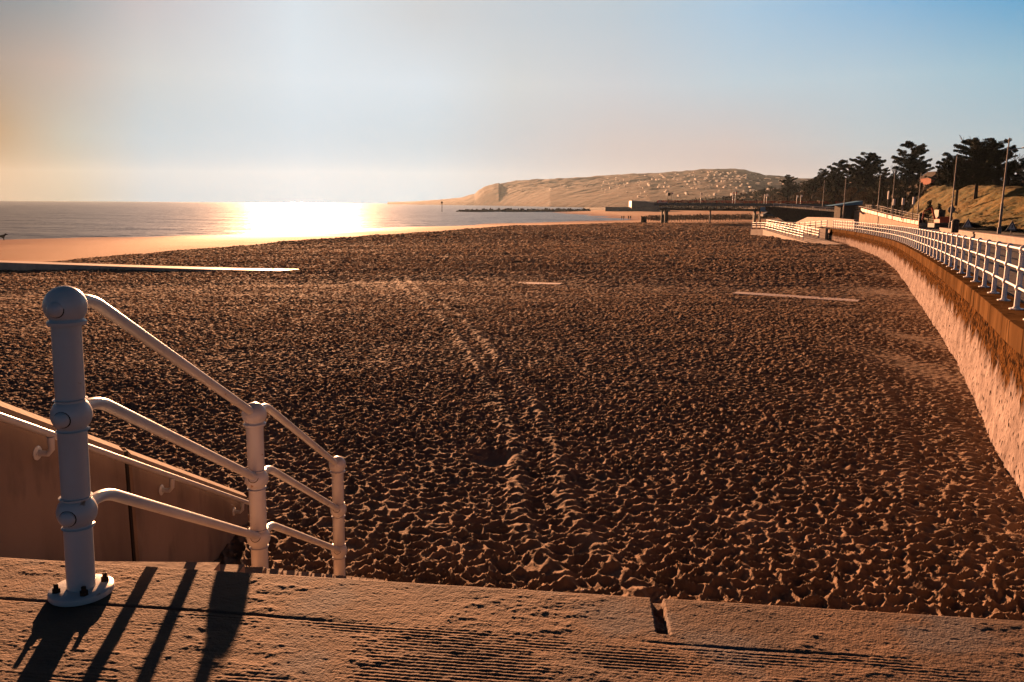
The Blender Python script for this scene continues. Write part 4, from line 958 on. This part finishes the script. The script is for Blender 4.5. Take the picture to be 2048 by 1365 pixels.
def pine(name, loc, H, W, seed, label, lean=0, bare=.35, shape='dome', group=None, n_l=26, cat='tree'):
    """H total height, W crown width, bare = share of clean trunk"""
    rg = random.Random(seed); r = empty(name, loc); tag(r, label, cat, group)
    tr = MB(); top = V3((lean * H, 0, H * .95)); tp = [V3((0, 0, -.3)), V3((lean * H * .2, 0, H * .3)), V3((lean * H * .55, .1, H * .6)), top]
    tr.tube(tp, [H * .032, H * .026, H * .017, H * .005], 8)
    cl = []
    for i in range(n_l):
        u = (i + rg.random()) / n_l; z = H * (bare + (1 - bare) * u)
        if shape == 'dome': w = W / 2 * math.sqrt(max(.05, 1 - (u * 1.0) ** 2.2)) * (.75 + .45 * rg.random())
        elif shape == 'flat': w = W / 2 * (.55 + .55 * math.sin(PI * min(1, u * .75 + .25))) * (.7 + .5 * rg.random()) * (1 if u < .9 else .7)
        else: w = W / 2 * (1 - u * .85) * (.75 + .4 * rg.random())
        an = rg.uniform(0, 2 * PI); cx = lean * z
        tip = V3((cx + w * math.cos(an), w * math.sin(an), z + w * rg.uniform(.05, .28))); st = V3((cx, 0, z - w * .22))
        mid = st.lerp(tip, .5) + V3((0, 0, w * .05 - .06 * H * rg.random()))
        tr.tube([st, mid, tip], [H * .010, H * .006, H * .002], 5)
        k = max(2, int(w / (H * .045)))
        for j in range(k):
            t = (j + .8) / k; p = st.lerp(tip, t) if t > .5 else st.lerp(mid, t * 2)
            rr = H * .064 * rg.uniform(.6, 1.2)
            cl.append((tuple(p + V3((rg.uniform(-.3, .3) * rr, rg.uniform(-.3, .3) * rr, rr * .25))), (rr * 1.15, rr * 1.15, rr * .38), 1))
            if j == k - 1:
                for q in range(5): cl.append((tuple(p + V3((math.cos(an) * rr * .6 + rg.uniform(-.5, .5) * rr, math.sin(an) * rr * .6 + rg.uniform(-.5, .5) * rr, rr * rg.uniform(.1, .7)))), (rr * .4, rr * .4, rr * .3), .35))
    tr.build('trunk', M['bark'], r, True)
    leaves_mesh('crown', cl, H * .0145, 250, seed, M['dark_tree'], r, flat=.3, elong=3)
    return r
def leafy(name, loc, H, W, seed, label, m='brown_tree', group=None, cat='tree', trunk=.3, dens=1.):
    rg = random.Random(seed); r = empty(name, loc); tag(r, label, cat, group)
    tr = MB(); tr.tube([(0, 0, -.4), (0, 0, H * .45), (W * .05, 0, H * .8)], [H * .03, H * .02, H * .006], 7); cl = []
    for i in range(20):
        an = rg.uniform(0, 2 * PI); u = rg.random(); z = H * (trunk + (1 - trunk) * u * .92); w = W / 2 * math.sqrt(max(.03, 1 - ((u - .35) / .68) ** 2)) * rg.uniform(.35, .9)
        c = V3((w * math.cos(an), w * math.sin(an), z)); rr = H * .11 * rg.uniform(.7, 1.25)
        cl.append((tuple(c), (rr * 1.1, rr * 1.1, rr * .85), 1)); tr.tube([(0, 0, z * .7), tuple(c * .6 + V3((0, 0, z * .38))), tuple(c)], [H * .008, H * .005, H * .002], 4)
        for q in range(4): cl.append((tuple(c + V3((rg.uniform(-1, 1), rg.uniform(-1, 1), rg.uniform(-.3, 1))) * rr * .9), (rr * .35,) * 3, .15))
    tr.build('trunk', M['bark'], r, True)
    leaves_mesh('crown', cl, H * .018, 230 * dens, seed, M[m], r, elong=2)
    return r
def bare_tree(name, loc, H, W, seed, label, m='twig', group=None, thick=1.):
    rg = random.Random(seed); r = empty(name, loc); tag(r, label, 'bare tree', group); tr = MB(); tw = MB()
    def grow(p, d, L, rad, lev):
        q = p + d * L; mid = p.lerp(q, .5) + V3((rg.uniform(-.06, .06), rg.uniform(-.06, .06), 0)) * L
        (tr if lev == 0 else tw).tube([p, mid, q], [rad, rad * .85, rad * .65], 6 if lev < 2 else 3, cap=False)
        if lev >= 5: return
        for k in range(3 if lev < 3 else 2):
            an = rg.uniform(0, 2 * PI); sp = rg.uniform(.3, .65)
            nd = (d + V3((math.cos(an) * sp * W / H * 1.6, math.sin(an) * sp * W / H * 1.6, rg.uniform(.0, .3)))).normalized()
            grow(q if k < 2 else mid, nd, L * rg.uniform(.62, .85), rad * .6, lev + 1)
    grow(V3((0, 0, -.3)), V3((rg.uniform(-.05, .05), 0, 1)), H * .30, H * .036 * thick, 0)
    tr.build('trunk', M['bark'], r, True); tw.build('branches', M[m], r); return r
def tree_px(fn, px, yb, yt, d, wpx, *a, **k):
    b = at(px, yb, d); t = at(px, yt, d); return fn(k.pop('name', 'pine_tree'), b, t.z - b.z, wpx / F * d, *a, **k)
# on the grass bank
tree_px(pine, 1950, 404, 282, 122, 118, 11, 'big spreading flat-crowned pine on the grass bank, right of the slim lamp pole', bare=.38, shape='flat', n_l=40)
tree_px(pine, 1912, 408, 318, 120, 85, 12, 'dark pine left of the big spreading pine on the grass bank', bare=.4, shape='dome', n_l=30)
tree_px(pine, 1990, 372, 303, 140, 62, 13, 'dark pine merging with the right side of the big spreading pine', bare=.2, shape='flat', n_l=28)
tree_px(pine, 2052, 372, 318, 135, 70, 14, 'dark pine cut by the right edge of the picture', bare=.15, shape='dome')
tree_px(pine, 1885, 374, 322, 150, 58, 15, 'dark pine at the left end of the bank-top tree row', bare=.12, shape='dome', n_l=28)
tree_px(bare_tree, 1948, 380, 262, 150, 70, 21, 'bare tree whose twigs rise above the big spreading pine', name='bare_tree')
tree_px(bare_tree, 2030, 372, 298, 148, 60, 22, 'bare tree with thin branches right of the tallest street lamp', name='bare_tree')
tree_px(bare_tree, 1852, 384, 338, 190, 38, 23, 'pale bare tree in the gap left of the grass bank', name='bare_tree', m='twig')
tree_px(bare_tree, 1785, 378, 318, 205, 30, 24, 'bare tree left of the leaning pine', name='bare_tree')
for i, (px, yb, yt, d, wp) in enumerate(((1905, 382, 345, 150, 60), (1935, 380, 340, 150, 70), (1970, 380, 345, 150, 60), (2005, 382, 346, 148, 60), (2035, 382, 342, 148, 60), (1888, 384, 350, 152, 40), (1955, 383, 352, 140, 60), (2015, 383, 350, 138, 60))):
    tree_px(leafy, px, yb, yt - 12, d, wp * 1.45, 60 + i, 'dark dense shrub in the thicket along the top of the grass bank', name='shrub', m='olive_tree' if i % 3 else 'dark_tree', group='thicket shrubs on the bank top', cat='shrub', trunk=.05, dens=2.6)
# small dark conifers at the foot of the bank
for px, yb, yt, d, wp, sd, lb in ((1857, 438, 402, 112, 18, 31, 'small dark cone-shaped conifer at the foot of the bank, left of two'), (1877, 438, 409, 110, 15, 32, 'smaller dark cone-shaped conifer at the foot of the bank, right of two')):
    tree_px(pine, px, yb, yt, d, wp, sd, lb, name='conifer', bare=.05, shape='cone', n_l=34, group='young conifers at the bank foot')
for px, yb, yt, d, wp, sd, lb in ((1912, 428, 414, 108, 22, 33, 'dark bush beside the round sign on the grass bank'), (2040, 436, 424, 100, 30, 34, 'dark low bush at the right edge of the grass bank')):
    tree_px(leafy, px, yb, yt, d, wp, sd, lb, name='bush', m='olive_tree', cat='bush', trunk=.05)
# the wood behind
tree_px(pine, 1816, 392, 288, 200, 58, 41, 'tall leaning pine with ragged crown standing apart against the sky', lean=.0, bare=.42, shape='dome', n_l=30)
tree_px(pine, 1830, 392, 318, 198, 50, 42, 'pine leaning right beside the tall ragged pine', lean=.05, bare=.35, shape='flat', n_l=22)
tree_px(pine, 1729, 400, 310, 215, 74, 43, 'pine with a broad domed crown of drooping layers', bare=.35, shape='dome', n_l=44)
tree_px(pine, 1674, 400, 322, 250, 42, 44, 'round-topped dark pine left of the broad domed pine', bare=.3, shape='dome', n_l=30)
tree_px(pine, 1642, 400, 339, 270, 46, 45, 'dark sloping pine just left of the round-topped pine', bare=.2, shape='dome', n_l=30)
tree_px(pine, 1697, 400, 334, 240, 40, 46, 'dark pine filling the gap between the round and domed pines', bare=.2, shape='flat', n_l=26)
tree_px(pine, 1575, 402, 351, 340, 36, 47, 'leftmost dark pine of the treeline against the far hill', bare=.2, shape='dome', n_l=26)
tree_px(pine, 1765, 396, 338, 225, 38, 48, 'dark pine right of the broad domed pine', bare=.2, shape='dome', n_l=26)
rg = random.Random(5)
kinds = {'dark_tree': 'dark evergreen tree in the wood behind the promenade', 'brown_tree': 'brown autumn-leaved tree in the wood behind the promenade', 'olive_tree': 'olive green tree in the wood behind the promenade'}
def tl(px): return float(np.interp(px, [1440, 1500, 1530, 1560, 1600, 1630, 1660, 1700, 1740, 1790, 1830, 1870], [400, 388, 374, 362, 360, 350, 346, 350, 346, 342, 344, 352]))
def td(px): return float(np.interp(px, [1440, 1520, 1600, 1680, 1740, 1800, 1870], [780, 470, 305, 225, 190, 172, 165]))
protos = {}
cnt = 0
for row in range(4):
    px = 1470
    while px < 1862:
        t = row / 3.; yb = 430 - t * 45 if px > 1600 else 424 - t * 30
        d = td(px) * (1 + .18 * t); top = 418 + (tl(px) - 418) * (.45 + .5 * t) + rg.uniform(-3, 3)
        wp = rg.uniform(24, 36) * (1 if px > 1600 else .8)
        kd = rg.choice(['brown_tree', 'brown_tree', 'olive_tree'] if (row < 2 and px < 1760) else ['dark_tree', 'olive_tree', 'dark_tree'])
        if 1615 < px < 1660 and row < 2 or 1560 < px < 1600 and row < 2: kd = 'brown_tree'
        vkey = (kd, cnt % 4); b = at(px, yb, d); tp_ = at(px, top, d); h = max(2.5, tp_.z - b.z); wd = wp / F * d
        if vkey not in protos: protos[vkey] = leafy('tree', (0, 0, 0), 8, 7, 100 + cnt, kinds[kd], m=kd, group=kinds[kd].split(' in ')[0] + 's in the wood', trunk=.08); o = protos[vkey]
        else: o = copy_tree(protos[vkey])
        o.location = b; o.scale = (wd / 7, wd / 7, h / 8); o.rotation_euler = (0, 0, rg.uniform(0, 6)); cnt += 1
        px += wp * rg.uniform(.5, .75)
for i, (px, yb, top, wp, d, kd) in enumerate([(1745, 425, 375, 34, 168, 'olive_tree'), (1765, 428, 372, 36, 165, 'dark_tree'), (1788, 430, 366, 38, 162, 'dark_tree'), (1808, 430, 362, 36, 160, 'dark_tree'), (1828, 425, 360, 36, 158, 'dark_tree'), (1844, 415, 364, 30, 156, 'dark_tree'), (1800, 440, 398, 34, 152, 'olive_tree'), (1775, 438, 395, 34, 155, 'dark_tree'), (1822, 432, 392, 30, 153, 'dark_tree'), (1730, 425, 385, 34, 180, 'brown_tree'), (1700, 425, 375, 36, 195, 'brown_tree'), (1668, 422, 372, 36, 215, 'olive_tree'), (1640, 422, 374, 34, 240, 'brown_tree'), (1620, 420, 372, 30, 270, 'brown_tree')] + [(p_, 395, 347 + (p_ * 7) % 9, 44, 200 + (1860 - p_) * .25, 'dark_tree') for p_ in range(1625, 1850, 17)] + [(p_, 385, 345 + (p_ * 5) % 8, 44, 172, 'dark_tree') for p_ in range(1885, 2050, 22)]):
    b = at(px, yb, d); tp_ = at(px, top, d); h = tp_.z - b.z; wd = wp / F * d; o = copy_tree(protos[[k for k in protos if k[0] == kd][i % 2]])
    o.location = b; o.scale = (wd / 7, wd / 7, h / 8); o.rotation_euler = (0, 0, rg.uniform(0, 6))
cl = []
for i in range(260):
    px = rg.uniform(1300, 1545); d = rg.uniform(300, 380); p = at(px, 430, d); p.z = sz(p.x, p.y) + .5; s_ = rg.uniform(.3, 1.0) * rg.uniform(.6, 1.3); cl.append((tuple(p), (s_ * 3, s_ * 1.5, s_ * .9), .6))
o = leaves_mesh('dune_scrub', cl, .55, 45, 78, mat('dry_scrub', (.16, .10, .05), .9, (.24, .15, .075), .3), None); tag(o, 'low brown scrub along the back of the beach behind the pier legs', 'scrub', kind='stuff')
# brick house end in the gap
b = at(1863, 392, 185); r = empty('brick_house', (b.x, b.y, b.z - 2)); tag(r, 'sunlit red brick house end seen in the gap left of the grass bank', 'house')
m_ = MB(); m_.box((0, 0, 3), (3.4, 5, 6)); m_.build('wall', M['brick'], r)
m_ = MB(); m_.add([(-1.9, -2.7, 6), (1.9, -2.7, 6), (0, -2.7, 7.4), (-1.9, 2.7, 6), (1.9, 2.7, 6), (0, 2.7, 7.4)], [(0, 1, 2), (5, 4, 3), (0, 2, 5, 3), (2, 1, 4, 5), (0, 3, 4, 1)]); m_.build('roof', M['timber'], r)
m_ = MB(); m_.box((-.7, -2.52, 4.2), (.8, .06, 1.3)); m_.build('window', M['white_pl'], r)

# ------------------------------------------------------------------ far headland
HP = [(780, 404.5), (820, 403.5), (860, 401), (900, 398), (925, 395), (938, 391), (950, 388), (958, 380), (968, 374), (985, 369), (1000, 367.5), (1040, 361), (1100, 358.5), (1150, 356), (1200, 353), (1260, 348), (1300, 347), (1340, 344), (1380, 342), (1400, 339.5), (1420, 338), (1470, 338.5), (1490, 340), (1505, 345), (1530, 350), (1560, 353), (1600, 356), (1700, 362), (1900, 366)]
def build_hill():
    P = np.linspace(775, 1900, 560); V = np.linspace(0, 1, 110); X = np.zeros((len(P), len(V) + 12)); Y = X.copy(); Z = X.copy()
    for i, px in enumerate(P):
        yt = np.interp(px, [h[0] for h in HP], [h[1] for h in HP]); dr_ = np.interp(px, [775, 950, 1100, 1500, 1900], [3300, 2900, 2600, 2300, 1900])
        df = np.interp(px, [775, 950, 1100, 1300, 1900], [3100, 2500, 1750, 1300, 900])
        r_ = ray(px, yt); rv = V3((0, 0, CAMZ)) + r_ * (dr_ / r_.y); yb_ = ray(px, 408); rb = yb_ * (df / yb_.y)
        f = V3((rb.x, rb.y, 0.2)); g = rv
        for k, t in enumerate(V):
            p = f.lerp(g, t); s = t ** .8 if px > 1000 else 1 - (1 - t) ** 1.8
            X[i, k], Y[i, k] = p.x, p.y; Z[i, k] = -.5 + (g.z + .5) * s
        for k in range(12):
            t = (k + 1) / 12; X[i, len(V) + k], Y[i, len(V) + k] = g.x * (1 + .3 * t), g.y * (1 + .3 * t); Z[i, len(V) + k] = g.z * (1 - .8 * t)
    tt = np.concatenate([V, np.ones(12)])[None, :]
    hz_ = np.clip(Z / 60, .05, 1)
    Z += 14 * hz_ * (fbm(X * .006, Y * .006, 4, 400) - .5) * (1 - tt ** 4 * .8) + 7 * hz_ * (fbm(X * .035, Y * .035, 4, 410) - .5)
    m = mat('hill_cover', (.028, .013, .006), 1, (.080, .038, .017), .03, detail=10, bump=2.5, bscale=.06, spec=.05)
    return grid_mesh('headland', X, Y, Z, m), X, Y, Z
hill, HX, HY, HZ = build_hill(); tag(hill, kind='structure')
rg = random.Random(9); hp = None
NV = 110
for i in range(290):
    px = rg.gauss(1400, 110) if rg.random() < .7 else rg.uniform(980, 1560)
    if not (985 < px < 1590): continue
    ci = int((px - 775) / (1900 - 775) * 559); kk = int(NV * (rg.uniform(.12, .82)))
    if px < 1200 and rg.random() < .8: continue
    x, y, z = HX[ci, kk], HY[ci, kk], HZ[ci, kk]
    if hp is None:
        m_ = MB(); m_.box((0, 0, 3), (6, 22, 8)); m_.add([(-3.4, -11.5, 7.0), (-3.4, 11.5, 7.0), (3.4, 11.5, 7.0), (3.4, -11.5, 7.0), (0, -11.5, 9.2), (0, 11.5, 9.2)], [(0, 1, 5, 4), (2, 3, 4, 5), (0, 4, 3), (1, 2, 5), (0, 3, 2, 1)])
        hp = m_.build('hillside_house', M['house']); tag(hp, 'tiny pale house scattered on the hazy far hillside', 'house', 'houses on the far hillside'); o = hp
    else: o = hp.copy(); COL.objects.link(o)
    s = rg.uniform(.18, .42); o.location = (x, y, z); o.scale = (s, s * rg.uniform(.8, 1.7), s * rg.uniform(.7, 1.1)); o.rotation_euler = (0, 0, R(rg.uniform(0, 12)))
# low land joining the beach and the hill
def plain():
    P = np.linspace(1150, 2300, 120); D = np.geomspace(560, 1500, 60); X = np.zeros((120, 60)); Y = X.copy(); Z = X.copy()
    for i, px in enumerate(P):
        for k, d in enumerate(D):
            r_ = ray(px, 420); p = r_ * (d / r_.y); X[i, k], Y[i, k] = p.x, d; Z[i, k] = np.interp(px, [1150, 1250, 1330, 2300], [-.5, .9, 1.6, 3]) + .3 * (k / 60)
    Z += .8 * (fbm(X * .02, Y * .02, 3, 500) - .5) * sstep(1200, 1400, P)[:, None]
    return grid_mesh('shore_flat', X, Y, Z, M['leafmould'])
tag(plain(), kind='structure')
# far wood at the foot of the hill
cl = []
rg = random.Random(12)
for i in range(420):
    px = rg.uniform(1290, 1640); d = rg.uniform(700, 1150) if px < 1450 else rg.uniform(600, 900); top = np.interp(px, [1290, 1340, 1400, 1450, 1520, 1640], [411, 404, 400, 396, 384, 376]); yy = rg.uniform(top + 3, 414)
    p = at(px, yy, d); s = rg.uniform(3, 5.5); cl.append((tuple(p), (s * 1.5, s, s * .8), 1))
o = leaves_mesh('far_wood', cl, 1.5, 60, 77, M['brown_tree'], None); tag(o, 'far-off brown wood at the foot of the hazy hill behind the pier', 'woodland', kind='stuff')

# ------------------------------------------------------------------ haze
m = bpy.data.materials.new('haze_air'); m.use_nodes = True; n = m.node_tree.nodes; n.clear()
out = n.new('ShaderNodeOutputMaterial'); pv = n.new('ShaderNodeVolumePrincipled'); m.node_tree.links.new(pv.outputs[0], out.inputs['Volume'])
pv.inputs['Color'].default_value = (.58, .8, 1, 1); pv.inputs['Density'].default_value = .000037; pv.inputs['Anisotropy'].default_value = .35
hz_m = MB(); hz_m.box((0, 2900, 108), (16000, 6000, 222)); ho = hz_m.build('haze', m); tag(ho, 'thin pale evening haze over the whole bay', 'haze', kind='stuff')
